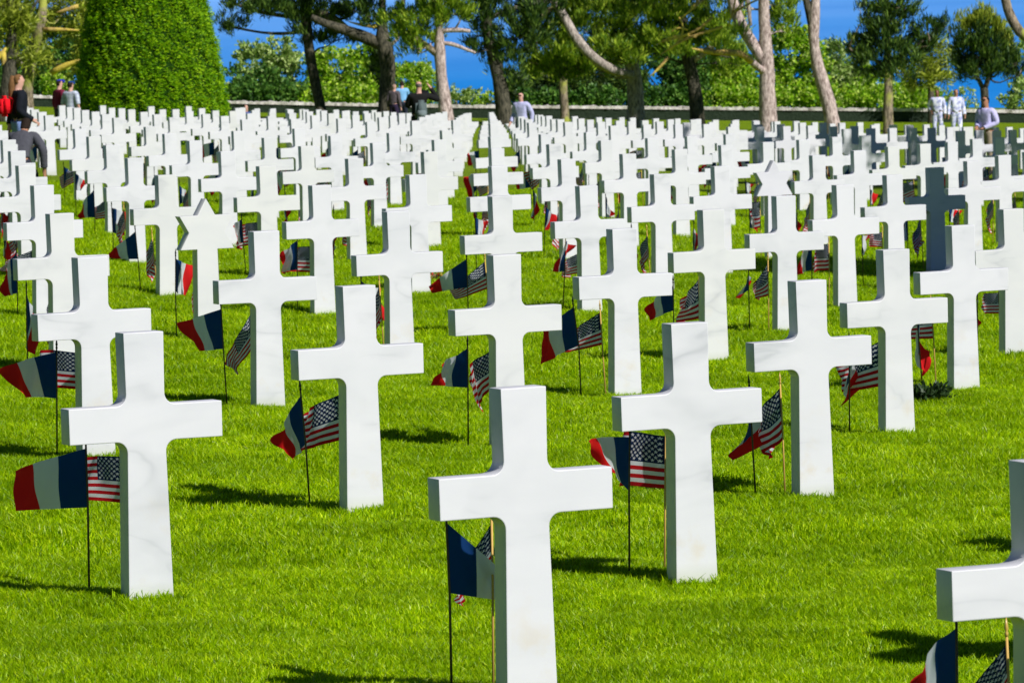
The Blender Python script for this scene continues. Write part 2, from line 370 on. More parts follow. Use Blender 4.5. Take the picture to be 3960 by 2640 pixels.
# ------------------------------------------------------------------ lawn, cliff slope, sea
def build_land():
    # a sheet whose grid is fine near the camera and coarse far off, out past the cliff
    ws = np.concatenate([np.arange(-30, 6, 4.0), np.arange(6, 75, 0.32), np.arange(75, 150, 1.0), np.arange(150, 240, 1.5), np.arange(240, 310, 4.0)])
    ls = np.concatenate([np.arange(-170, -30, 10.0), np.arange(-30, -12, 2.0), np.arange(-12, 12, 0.3), np.arange(12, 30, 2.0), np.arange(30, 171, 10.0)])
    fx, fy = fwd_w[0], fwd_w[1]; n = math.hypot(fx, fy); fx /= n; fy /= n
    rx, ry = fy, -fx
    Wg, Lg = np.meshgrid(ws, ls, indexing='ij')
    X = Wg * U * fx + Lg * rx; Y = Wg * U * fy + Lg * ry
    Zz = land(X, Y)
    V = np.stack([X, Y, Zz], -1).reshape(-1, 3)
    a, b = len(ws), len(ls)
    idx = np.arange(a * b).reshape(a, b)
    F = np.stack([idx[:-1, :-1], idx[:-1, 1:], idx[1:, 1:], idx[1:, :-1]], -1).reshape(-1, 4)
    me = np_mesh('ground', V, F, True)
    o = mesh_obj('ground', me, None, mat_lawn()); tag(o, kind='structure')
    return o

def build_sea():
    t = NT('sea_water'); geo = t.n('ShaderNodeNewGeometry'); mp = t.n('ShaderNodeMapping')
    t.link(geo.outputs['Position'], mp.inputs[0]); mp.inputs['Rotation'].default_value = (0, 0, 0.4); mp.inputs['Scale'].default_value = (0.02, 0.05, 1)
    n = t.noise(mp.outputs[0], 1.0, 6, 0.65); n2 = t.noise(geo.outputs['Position'], 0.0015, 4)
    col = t.mix(t.ramp(n2, [(0.35, (0, 0, 0)), (0.7, (1, 1, 1))]), c4(0.004, 0.20, 0.63), c4(0.02, 0.25, 0.70))
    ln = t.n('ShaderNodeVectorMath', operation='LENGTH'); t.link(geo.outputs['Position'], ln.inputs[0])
    deep = t.math('ADD', t.math('MULTIPLY', ln.outputs['Value'], 1 / 9000.0), t.math('MULTIPLY', t.noise(geo.outputs['Position'], 0.0009, 3), 0.5))  # distance plus noise, sets how much painted haze is mixed in
    col = t.mix(t.ramp(deep, [(0.45, (0, 0, 0)), (1.05, (1, 1, 1))]), col, c4(0.20, 0.46, 0.95))     # distance haze painted into the water colour, paler farther out
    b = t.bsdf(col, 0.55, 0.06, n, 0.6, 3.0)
    me = bpy.data.meshes.new('sea'); bm = bmesh.new()
    c = CAMP + Vector(fwd_w) * 9000
    rings = [0, 400, 2000, 6000, 15000, 40000]
    vs = [[bm.verts.new((r * math.cos(k * math.pi / 16), r * math.sin(k * math.pi / 16), -48.0)) for k in range(32)] for r in rings[1:]]
    c0 = bm.verts.new((0, 0, -48.0))
    for k in range(32):
        bm.faces.new((c0, vs[0][k], vs[0][(k + 1) % 32]))
        for q in range(len(vs) - 1):
            bm.faces.new((vs[q][k], vs[q + 1][k], vs[q + 1][(k + 1) % 32], vs[q][(k + 1) % 32]))
    bm.to_mesh(me); bm.free()
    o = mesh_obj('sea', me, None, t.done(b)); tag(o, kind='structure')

# ------------------------------------------------------------------ grass: one object of scattered tufts
def build_grass():
    gm = mat_grass_blade()
    coll = bpy.data.collections.new('tuft_kinds')
    for k in range(5):
        V = []; F = []
        for q in range(26):
            ang = nrg.uniform(0, 2 * math.pi); r = nrg.uniform(0, 0.032)
            bx, by = r * math.cos(ang), r * math.sin(ang)
            h = nrg.uniform(0.012, 0.037); w = nrg.uniform(0.0011, 0.0023)
            lean = nrg.uniform(0.15, 1.0) * h; la = nrg.uniform(0, 2 * math.pi)
            fa = nrg.uniform(0, 2 * math.pi); sx, sy = w * math.cos(fa), w * math.sin(fa)
            lx, ly = lean * math.cos(la), lean * math.sin(la)
            i = len(V)
            V += [(bx - sx, by - sy, -0.008), (bx + sx, by + sy, -0.008),
                  (bx + sx + lx * .35, by + sy + ly * .35, h * .62), (bx - sx + lx * .35, by - sy + ly * .35, h * .62),
                  (bx + sx * .15 + lx, by + sy * .15 + ly, h), (bx - sx * .15 + lx, by - sy * .15 + ly, h)]
            F += [(i, i + 1, i + 2, i + 3), (i + 3, i + 2, i + 4, i + 5)]
        me = np_mesh('tuft', np.array(V), np.array(F), True); me.materials.append(gm)
        coll.objects.link(bpy.data.objects.new('tuft', me))
    # points in the visible wedge with a margin, thinning with distance
    fx, fy = fwd_w[0], fwd_w[1]; n = math.hypot(fx, fy); fx /= n; fy /= n; rx, ry = fy, -fx
    pts = []; scl = []
    for d0, d1, dens, s in ((8.5, 15, 1700, 1.0), (15, 26, 1400, 1.05), (26, 40, 720, 1.25), (40, 62, 320, 1.6), (62, 100, 130, 2.3)):
        h1 = 0.092 * d1 + 1.9
        area = (d1 - d0) * 2 * h1
        m_ = int(area * dens)
        d = nrg.uniform(d0, d1, m_); l = nrg.uniform(-h1, h1, m_)
        keep = (np.abs(l) < 0.092 * d + 0.35) | ((np.abs(l) < 0.092 * d + 1.9) & (nrg.uniform(0, 1, m_) < .45))
        d = d[keep]; l = l[keep]
        x = d * fx + l * rx; y = d * fy + l * ry
        pts.append(np.stack([x, y, land(x, y)], -1)); scl.append(nrg.uniform(0.75, 1.25, len(x)) * s)
    pts = np.concatenate(pts); scl = np.concatenate(scl)
    # a few taller, unclipped tufts hug the foot of each near headstone
    ex = []; es = []
    for (i, j) in [(i, j) for j in range(-1, 9) for i in range(0, 9)]:
        g = grave(i, j); X_, Y_, Z_ = to_px(g)
        if not (-200 < X_ < 2552 and Z_ < 52): continue
        for q in range(34):
            side = rng.random(); px = rng.uniform(-.12, .12)
            py = -0.012 if side < .7 else 0.105
            if side > .85: px = rng.choice((-.115, .115)); py = rng.uniform(0, .09)
            x, y = g.x + px, g.y + py
            ex.append((x, y, float(land(x, y)))); es.append(rng.uniform(1.1, 1.9))
    pts = np.concatenate([pts, np.array(ex)]); scl = np.concatenate([scl, np.array(es)])
    me = bpy.data.meshes.new('grass'); me.vertices.add(len(pts)); me.vertices.foreach_set('co', pts.astype(np.float32).ravel())
    at = me.attributes.new('sz', 'FLOAT', 'POINT'); at.data.foreach_set('value', scl.astype(np.float32))
    me.update()
    o = mesh_obj('grass', me); tag(o, 'short mown bright green grass between the graves', kind='stuff')
    ng = bpy.data.node_groups.new('scatter', 'GeometryNodeTree')
    ng.interface.new_socket('Geometry', in_out='INPUT', socket_type='NodeSocketGeometry')
    ng.interface.new_socket('Geometry', in_out='OUTPUT', socket_type='NodeSocketGeometry')
    N = ng.nodes; Lk = ng.links
    gi = N.new('NodeGroupInput'); go = N.new('NodeGroupOutput'); mtp = N.new('GeometryNodeMeshToPoints')
    iop = N.new('GeometryNodeInstanceOnPoints'); ci = N.new('GeometryNodeCollectionInfo')
    ci.inputs['Collection'].default_value = coll; ci.inputs['Separate Children'].default_value = True; ci.inputs['Reset Children'].default_value = True
    iop.inputs['Pick Instance'].default_value = True
    ri = N.new('FunctionNodeRandomValue'); ri.data_type = 'INT'; ri.inputs['Min'].default_value = 0; ri.inputs['Max'].default_value = 4
    rr = N.new('FunctionNodeRandomValue'); rr.data_type = 'FLOAT_VECTOR'
    rr.inputs['Min'].default_value = (-0.12, -0.12, 0); rr.inputs['Max'].default_value = (0.12, 0.12, 6.283)
    na = N.new('GeometryNodeInputNamedAttribute'); na.data_type = 'FLOAT'; na.inputs['Name'].default_value = 'sz'
    Lk.new(gi.outputs[0], mtp.inputs['Mesh']); Lk.new(mtp.outputs[0], iop.inputs['Points']); Lk.new(ci.outputs[0], iop.inputs['Instance'])
    Lk.new([s for s in ri.outputs if s.enabled and s.type == 'INT'][0], iop.inputs['Instance Index'])
    Lk.new(rr.outputs[0], iop.inputs['Rotation']); Lk.new([s for s in na.outputs if s.enabled][0], iop.inputs['Scale'])
    Lk.new(iop.outputs[0], go.inputs[0])
    md = o.modifiers.new('scatter', 'NODES'); md.node_group = ng
    return o

# ------------------------------------------------------------------ headstones
def arc(cx, cz, r, a0, a1, n=6):
    return [(cx + r * math.cos(math.radians(a0 + (a1 - a0) * k / n)), cz + r * math.sin(math.radians(a0 + (a1 - a0) * k / n))) for k in range(n + 1)]

def extrude_outline(name, pts, thick, bev=0.0035):
    bm = bmesh.new()
    vs = [bm.verts.new((x, 0, z)) for x, z in pts]
    f = bm.faces.new(vs)
    ret = bmesh.ops.extrude_face_region(bm, geom=[f])
    nv = [e for e in ret['geom'] if isinstance(e, bmesh.types.BMVert)]
    bmesh.ops.translate(bm, verts=nv, vec=(0, thick, 0))
    bmesh.ops.recalc_face_normals(bm, faces=bm.faces)
    edges = [e for e in bm.edges if len(e.link_faces) == 2 and e.calc_face_angle(0) > 0.35]
    bmesh.ops.bevel(bm, geom=edges, offset=bev, segments=2, affect='EDGES', profile=0.5)
    for fc in bm.faces: fc.smooth = True
    me = bpy.data.meshes.new(name); bm.to_mesh(me); bm.free()
    return me

def finish_shade(me):
    # flat faces stay flat, rounded fillets stay smooth
    bm = bmesh.new(); bm.from_mesh(me)
    for e in bm.edges:
        if len(e.link_faces) == 2 and e.calc_face_angle(0) > math.radians(28): e.smooth = False
    big = sorted(bm.faces, key=lambda f: -f.calc_area())[:2]
    for f in big:
        f.smooth = False
    bm.to_mesh(me); bm.free()

T_ST = 0.0862 * U
def cross_mesh():
    hw, nw, sw, bw = .0803, .0772, .0775, .0900
    W, yt, yb, r = .3064, .7287, .5949, .042
    R = []   # right half, bottom to top
    R += [(bw, -0.06), (bw, 0.0)]
    R += arc(sw + r, yb - r, r, 180, 90)[0:]
    R += [(W, yb), (W, yt)]
    R += arc(nw + r, yt + r, r, 270, 180)
    R += [(hw, 1.0)]
    Lh = [(-x, z) for x, z in reversed(R)]
    pts = [(x * U, z * U) for x, z in R + Lh]
    me = extrude_outline('marble_cross', pts, T_ST); finish_shade(me); return me

def star_mesh():
    cz, ro = .765, .235
    ri = ro / math.sqrt(3)
    pts = []
    for k in range(12):
        a = math.radians(-90 + 30 * k); rr = ro if k % 2 == 0 else ri
        pts.append((rr * math.cos(a), cz + rr * math.sin(a)))
    # point 0 is the bottom tip: replaced by the shaft
    sw, bw = .0775, .0900
    zb = cz - ro * .5
    body = pts[1:]       # from lower right notch anticlockwise to lower left notch
    out = [(bw, -0.06), (bw, 0.0), (sw, zb)] + [q for q in body[1:-1]] + [(-sw, zb), (-bw, 0.0), (-bw, -0.06)]
    me = extrude_outline('star_headstone', [(x * U, z * U) for x, z in out], T_ST); finish_shade(me); return me

ORD = ['zeroth', 'first', 'second', 'third', 'fourth', 'fifth', 'sixth', 'seventh', 'eighth', 'ninth', 'tenth', 'eleventh', 'twelfth',
       'thirteenth', 'fourteenth', 'fifteenth', 'sixteenth', 'seventeenth', 'eighteenth', 'nineteenth', 'twentieth',
       'twenty-first', 'twenty-second', 'twenty-third', 'twenty-fourth', 'twenty-fifth', 'twenty-sixth', 'twenty-seventh', 'twenty-eighth', 'twenty-ninth',
       'thirtieth', 'thirty-first', 'thirty-second', 'thirty-third', 'thirty-fourth', 'thirty-fifth', 'thirty-sixth', 'thirty-seventh', 'thirty-eighth', 'thirty-ninth',
       'fortieth', 'forty-first', 'forty-second', 'forty-third', 'forty-fourth', 'forty-fifth', 'forty-sixth', 'forty-seventh', 'forty-eighth', 'forty-ninth', 'fiftieth']
STARS = {(3, 6), (8, 10)}
CROSS_SPECIAL = {
    (0, 0): 'large white marble cross in the foreground whose foot is below the picture edge',
    (0, -1): 'white marble cross cut off by the right picture edge, its left arm showing',
    (0, 1): 'big white marble cross in the lower left with faint grey veins',
    (1, 1): 'white marble cross with a small grey hook-shaped vein low on its shaft',
    (1, 2): 'white marble cross with a dark grey fleck on its right arm',
    (8, 9): 'marble cross standing wholly in blue tree shade among sunlit white ones',
}
def keep_grave(i, j):
    if i < 0 or j < -2: return False
    if SKIP(i, j): return False
    return True

def build_graves():
    cm = cross_mesh(); cm.materials.append(M_MARBLE)
    sm = star_mesh(); sm.materials.append(M_MARBLE)
    cand = []
    for j in range(-2, 75):
        for i in range(0, 90):
            if not keep_grave(i, j): continue
            g = grave(i, j); x, y, Z = to_px(g)
            if Z / U > (186 if 1000 < x < 1250 else 176 if 560 < x <= 1000 else 150 if x <= 560 else 162) or Z < 6: continue
            half = .34 * CPX * U / Z
            vis = -half < x < 2352 + half and not (i == 0 and j == -2)
            near_right = Z < 40 and 2352 <= x < 2352 + 1.9 * CPX / Z
            if vis or near_right: cand.append((Z, i, j, g, x, vis))
    cand.sort(key=lambda c: c[0])
    rows = {}
    for c in cand:
        if c[5]: rows.setdefault(c[2], []).append(c)
    rowname = {}
    for n_, j in enumerate(sorted(rows)):
        rowname[j] = n_ + 1
    place = {}
    for j, cs in rows.items():
        cs.sort(key=lambda c: c[4])
        for k, c in enumerate(cs): place[(c[1], j)] = (k + 1, rowname[j])
    made = []; rest = []; n = 0
    for (Z, i, j, g, x, vis) in cand:
        jr = random.Random(i * 131 + j * 17)
        loc = (g.x + jr.gauss(0, .006), g.y + jr.gauss(0, .006), g.z + jr.gauss(0, .004))
        rot = (jr.gauss(0, .004), jr.gauss(0, .004), jr.gauss(0, .008))
        if n >= 300:
            rest.append((loc, rot)); continue
        n += 1
        star = (i, j) in STARS
        o = bpy.data.objects.new('star_of_david_headstone' if star else 'marble_cross', sm if star else cm)
        link(o); o.location = loc; o.rotation_euler = rot
        k, rr = place.get((i, j), (1, 1))
        if star:
            lab = 'six-pointed star headstone on a shaft, ' + ('nearer of the two stars' if i == 3 else 'farther of the two stars, upper right')
        elif not vis: lab = 'white marble cross outside the right edge of the picture, %s by distance' % ORD[min(n, 40)]
        elif (i, j) in CROSS_SPECIAL: lab = CROSS_SPECIAL[(i, j)]
        else: lab = 'white marble cross, %s from left in the %s row from the front' % (ORD[k], ORD[rr])
        tag(o, lab, 'headstone', None if star else 'white marble crosses set in rows on the lawn')
        made.append((i, j, g, Z, x, o))
    if rest:
        bm = bmesh.new()
        for loc, rot in rest:
            tmp = cm.copy(); from mathutils import Euler
            tmp.transform(Matrix.Translation(loc) @ Euler(rot).to_matrix().to_4x4()); bm.from_mesh(tmp); bpy.data.meshes.remove(tmp)
        me = bpy.data.meshes.new('far_crosses'); bm.to_mesh(me); bm.free()
        o = mesh_obj('far_crosses', me, None, M_MARBLE)
        tag(o, 'the farthest white crosses, packed close below the wall', kind='stuff')
    print('graves', n, 'rest', len(rest))
    return made, place

# ------------------------------------------------------------------ hand flags
def tube(name, pts, rads, seg=8, cap=True, mat=None, parent=None, smooth=True, jitter=0.0):
    V = []; F = []
    pts = [Vector(p) for p in pts]
    prev = None
    for k, p in enumerate(pts):
        d = (pts[min(k + 1, len(pts) - 1)] - pts[max(k - 1, 0)]).normalized()
        if prev is None:
            a = d.orthogonal().normalized()
        else:
            a = (prev - d * prev.dot(d)).normalized()
        prev = a; b = d.cross(a)
        for s in range(seg):
            th = 2 * math.pi * s / seg; rr = rads[k] * (1 + (rng.uniform(-jitter, jitter) if jitter else 0))
            V.append(p + (a * math.cos(th) + b * math.sin(th)) * rr)
    for k in range(len(pts) - 1):
        for s in range(seg):
            F.append((k * seg + s, k * seg + (s + 1) % seg, (k + 1) * seg + (s + 1) % seg, (k + 1) * seg + s))
    me = bpy.data.meshes.new(name); fc = list(F)
    if cap: fc += [tuple(range(seg))[::-1], tuple((len(pts) - 1) * seg + s for s in range(seg))]
    me.from_pydata([tuple(v) for v in V], [], fc); me.update()
    for p_ in me.polygons: p_.use_smooth = smooth
    if name is None: return me
    return mesh_obj(name, me, parent, mat)

def cloth_mesh(h0, h1, f0, f1, rip, ph, sag, ex=1.0):
    nu, nv = 20, 12
    h0, h1, f0, f1 = map(Vector, (h0, h1, f0, f1))
    V = []; UV = []
    nrm = ((f0 - h0).cross(h1 - h0))
    if nrm.length < 1e-6: nrm = Vector((0, 1, 0))
    nrm.normalize()
    for b in range(nv + 1):
        v = b / nv
        for a in range(nu + 1):
            u = a / nu
            g_ = u ** ex
            p = (h0 * (1 - v) + h1 * v) * (1 - g_) + (f0 * (1 - v) + f1 * v) * g_
            bow = math.sin(math.pi * u)
            p = p + Vector((0, 0, 1)) * (sag * bow * (0.8 - 0.3 * v))
            w = rip * u * math.sin(2 * math.pi * (u * 1.25 + v * 0.35) + ph) + rip * .45 * u * math.sin(2 * math.pi * (u * 2.7 - v * 1.1) + ph * 2)
            w += rip * .8 * (u ** 2) * math.cos(math.pi * v * 1.3 + ph)
            w += .16 * (1 - ex) * math.sin(math.pi * u * .9)
            p = p + nrm * w
            V.append(p); UV.append((u, 1 - v))
    F = [(b * (nu + 1) + a, (b + 1) * (nu + 1) + a, (b + 1) * (nu + 1) + a + 1, b * (nu + 1) + a + 1) for b in range(nv) for a in range(nu)]
    me = np_mesh('flag_cloth', np.array([tuple(v) for v in V]), np.array(F), True)
    uvl = me.uv_layers.new(name='UVMap')
    arr = np.array([UV[i] for f in F for i in f], np.float32)
    uvl.data.foreach_set('uv', arr.ravel())
    return me

def build_flag(kind, base, foot, h0, h1, f0, f1, label, seed, detail):
    r = random.Random(seed)
    root = empty('french_hand_flag' if kind == 'F' else 'american_hand_flag', base)
    foot, h0, h1 = Vector(foot), Vector(h0), Vector(h1)
    d = (h0 - foot).normalized(); top = h0 + d * 0.018
    pale = (kind == 'U')
    tube('pole', [foot - d * 0.05, h1, top], [0.0046, 0.0044, 0.0042], 6, True, M_POLE_PALE if pale else M_POLE_DARK, root)
    tube('finial', [top, top + d * .010, top + d * .016, top + d * .022, top + d * .060], [.0055, .0060, .0035, .0070, .0008], 6, True, M_GOLD if pale else M_BLACKTIP, root)
    me = cloth_mesh(h0, h1, f0, f1, r.uniform(.018, .036), r.uniform(0, 6.28), r.uniform(-.020, .020), .58 if kind == 'U' else r.uniform(.85, 1.0))
    mesh_obj('cloth', me, root, M_FR if kind == 'F' else M_US)
    tag(root, label, 'flag', 'small French flags behind the headstones' if kind == 'F' else 'small American flags behind the headstones')
    return root

def build_flags(made, place):
    done = {}
    for row in FLAGS:
        done[(row[0], row[1], row[2])] = [Vector((row[k] * U, row[k + 1] * U, row[k + 2] * U)) for k in range(3, 18, 3)]
    rt = Vector(right_w); fw = Vector((fwd_w[0], fwd_w[1], 0)).normalized()
    for (i, j, g, Z, x, o) in made:
        if Z > 118: continue
        if j <= -2: continue
        for kind in 'FU':
            if Z > 96 and kind == 'U' and (i + j) % 2: continue
            r = random.Random(i * 977 + j * 31 + (kind == 'U'))
            hpos = (i, j)
            if (kind, i, j) in done:
                foot, h0, h1, f0, f1 = done[(kind, i, j)]
            else:
                dx = (-.10 if kind == 'F' else .055) * U + r.gauss(0, .012)
                foot = Vector((dx, .38 * U + r.gauss(0, .02), -0.01))
                ht = r.gauss(.52, .02) * U; tilt = Vector((r.gauss(0, .02), r.gauss(0, .02), 0))
                h0 = foot + Vector((0, 0, ht)) + tilt; h1 = foot + (h0 - foot) * (1 - .225 * U / ht)
                if kind == 'U': h1 = foot + (h0 - foot) * (1 - .20 * U / ht)
                ang = r.gauss(0.35, 0.6); droop = r.uniform(.05, .85)
                dirv = (-rt * math.cos(ang) + fw * math.sin(ang)); dirv.z = 0; dirv.normalize()
                if Z < 82:      # behind the shaft, lee of the stone: the cloth hangs close to its stick
                    dirv = (fw * .9 + rt * r.uniform(-.1, .5)).normalized(); droop = r.uniform(.9, 1.35)
                L_ = .32 * U * r.uniform(.75, 1)
                f0 = h0 + (dirv * math.cos(droop) + Vector((0, 0, -math.sin(droop)))) * L_
                d2 = droop + r.uniform(-.1, .7); a2 = r.uniform(.55, .95)
                f1 = h1 + (dirv * math.cos(d2) * a2 + Vector((0, 0, -math.sin(d2) * .8))) * L_
                if f1.z < 0.03: f1.z = 0.03
            if (i, j) not in place: continue
            k, rr = place[(i, j)]
            nm = 'French' if kind == 'F' else 'American'
            if (i, j) in CROSS_WORD: lab = 'small %s flag behind the %s' % (nm, CROSS_WORD[(i, j)])
            else: lab = 'small %s flag behind the headstone %s from left in row %s' % (nm, ORD[k], ORD[rr].replace('-', ' '))
            build_flag(kind, g, foot, h0, h1, f0, f1, lab, i * 7 + j * 3 + ord(kind), Z < 50)

CROSS_WORD = {(0, 0): 'foreground cross whose foot is cut off', (0, -1): 'cross cut off by the right edge', (0, 1): 'big cross in the lower left',
              (1, 1): 'cross with the hook-shaped vein', (1, 2): 'cross with a dark fleck on its arm', (3, 6): 'nearer star headstone', (8, 10): 'farther star headstone',
              (8, 9): 'cross in blue tree shade'}
# ------------------------------------------------------------------ foliage
def sprays(centers, outw, per, ln, wd, spread, up=0.3, droop=0.0, cup=0.0):
    "clusters of diamond shaped leaves or needle bundles: returns verts, faces"
    n = len(centers); N_ = n * per
    c = np.repeat(centers, per, 0); o = np.repeat(outw, per, 0)
    d = nrg.normal(size=(N_, 3)); d /= np.linalg.norm(d, axis=1)[:, None] + 1e-9
    d = d * spread + o + np.array([0, 0, up]); d /= np.linalg.norm(d, axis=1)[:, None] + 1e-9
    s = nrg.normal(size=(N_, 3)); s = np.cross(d, s); s /= np.linalg.norm(s, axis=1)[:, None] + 1e-9
    L = ln * nrg.uniform(.6, 1.25, (N_, 1)); Wd = wd * nrg.uniform(.7, 1.3, (N_, 1))
    p0 = c + nrg.normal(size=(N_, 3)) * ln * .25
    mid = p0 + d * L * .5; tip = p0 + d * L - np.array([0, 0, 1]) * droop * L
    V = np.stack([p0, mid + s * Wd, tip, mid - s * Wd], 1).reshape(-1, 3)
    F = np.arange(N_ * 4).reshape(-1, 4)
    return V, F

def blob_points(blob, Z, root, dens, clump=0.0):
    "points inside an ellipsoid given in picture columns and rows at depth Z"
    px, py, rx, ry = blob[:4]; dz = blob[4] if len(blob) > 4 else 0.0; k = blob[5] if len(blob) > 5 else 1.0
    c = np.array(PX(px, py, Z + dz)) - np.array(root); sc_ = (Z + dz) / CPX
    ax, az = rx * sc_, ry * sc_; ay = max(ax, az) * .8
    n = max(6, int(dens * k * (ax * az + .5 * ay * (ax + az)) * 1.2))
    if clump:
        m_ = max(3, n // 9)
        q = nrg.normal(size=(m_, 3)); q /= np.linalg.norm(q, axis=1)[:, None]
        q *= nrg.uniform(.35, 1.0, (m_, 1)) ** .6
        pts = np.repeat(q, 9, 0)[:n]; nn = len(pts)
        u = pts * np.array([ax, ay, az]) + nrg.normal(size=(nn, 3)) * clump
    else:
        q = nrg.normal(size=(n, 3)); q /= np.linalg.norm(q, axis=1)[:, None]
        q *= nrg.uniform(.3, 1.0, (n, 1)) ** .5
        u = q * np.array([ax, ay, az]); pts = q
    rtv = np.array(right_w); fwv = np.array([fwd_w[0], fwd_w[1], 0]); fwv /= np.linalg.norm(fwv)
    P = c + u[:, :1] * rtv + u[:, 1:2] * fwv + u[:, 2:3] * np.array([0, 0, 1])
    O = pts[:, :1] * rtv + pts[:, 1:2] * fwv + pts[:, 2:3] * np.array([0, 0, 1])
    O /= np.linalg.norm(O, axis=1)[:, None] + 1e-9
    return P, O

def foliage(name, blobs, Z, root, mat, parent, style):
    "style: dens, per, ln, wd, spread, up, clump"
    Vs = []; Fs = []; off = 0
    for b in blobs:
        P, O = blob_points(b, Z, root.location, style['dens'], style.get('clump', 0))
        V, F = sprays(P, O * style.get('out', .6), style['per'], style['ln'], style['wd'], style['spread'], style['up'])
        Vs.append(V); Fs.append(F + off); off += len(V)
    me = np_mesh(name, np.concatenate(Vs), np.concatenate(Fs))
    return mesh_obj(name, me, parent, mat)

PINE = dict(dens=115, per=10, ln=.30, wd=.022, spread=.75, up=.35, clump=.13, out=.5)
PINE_F = dict(dens=140, per=10, ln=.28, wd=.020, spread=.55, up=.95, clump=.10, out=.5)
BROAD = dict(dens=240, per=5, ln=.17, wd=.052, spread=.8, up=.25, clump=.11, out=.7)
BROAD_F = dict(dens=300, per=5, ln=.13, wd=.042, spread=.8, up=.3, clump=.09, out=.7)

def bark(name, a, b, lichen=None):
    t = NT(name); co = t.obj(); mp = t.n('ShaderNodeMapping'); t.link(co, mp.inputs[0]); mp.inputs['Scale'].default_value = (6, 6, 2.2)
    n = t.noise(mp.outputs[0], 2.2, 5, 0.65); n2 = t.noise(co, 1.6, 3)
    col = t.mix(t.ramp(n, [(0.38, (0, 0, 0)), (0.62, (1, 1, 1))]), c4(*a), c4(*b))
    if lichen: col = t.mix(t.ramp(n2, [(0.48, (0, 0, 0)), (0.6, (1, 1, 1))]), col, c4(*lichen))
    return t.done(t.bsdf(col, .85, .15, n, .8, .05))

M_BARK_DARK = bark('dark_bark', (.025, .026, .018), (.13, .115, .080))
M_BARK_GREY = bark('grey_bark', (.17, .14, .12), (.55, .47, .41))
M_BARK_PINK = bark('pinkish_bark', (.22, .16, .14), (.66, .53, .48))
M_BARK_MOSS = bark('mossy_bark', (.09, .075, .045), (.38, .30, .21), (.36, .38, .07))
M_BARK_GOLD = bark('lichen_bark', (.28, .17, .06), (.62, .45, .13), (.66, .50, .08))
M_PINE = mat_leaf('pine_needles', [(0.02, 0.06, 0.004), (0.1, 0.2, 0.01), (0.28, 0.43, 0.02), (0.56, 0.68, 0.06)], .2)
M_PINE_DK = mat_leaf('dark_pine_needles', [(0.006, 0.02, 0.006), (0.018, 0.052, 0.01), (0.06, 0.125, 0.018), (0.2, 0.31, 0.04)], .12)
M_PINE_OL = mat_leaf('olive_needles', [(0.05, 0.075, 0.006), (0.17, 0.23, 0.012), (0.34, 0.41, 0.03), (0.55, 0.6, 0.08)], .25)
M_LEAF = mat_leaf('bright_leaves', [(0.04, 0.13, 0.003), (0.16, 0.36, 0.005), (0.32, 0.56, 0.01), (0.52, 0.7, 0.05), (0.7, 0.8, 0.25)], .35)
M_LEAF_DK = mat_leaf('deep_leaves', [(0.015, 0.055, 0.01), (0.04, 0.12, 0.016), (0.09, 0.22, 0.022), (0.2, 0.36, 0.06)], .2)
M_LEAF_PALE = mat_leaf('pale_leaves', [(0.06, 0.16, 0.02), (0.24, 0.38, 0.06), (0.42, 0.56, 0.14), (0.68, 0.78, 0.34)], .3)
M_YEW = mat_leaf('yew_needles', [(0.03, 0.12, 0.0015), (0.12, 0.31, 0.0015), (0.26, 0.5, 0.003), (0.46, 0.68, 0.006)], .15, .5, .15)

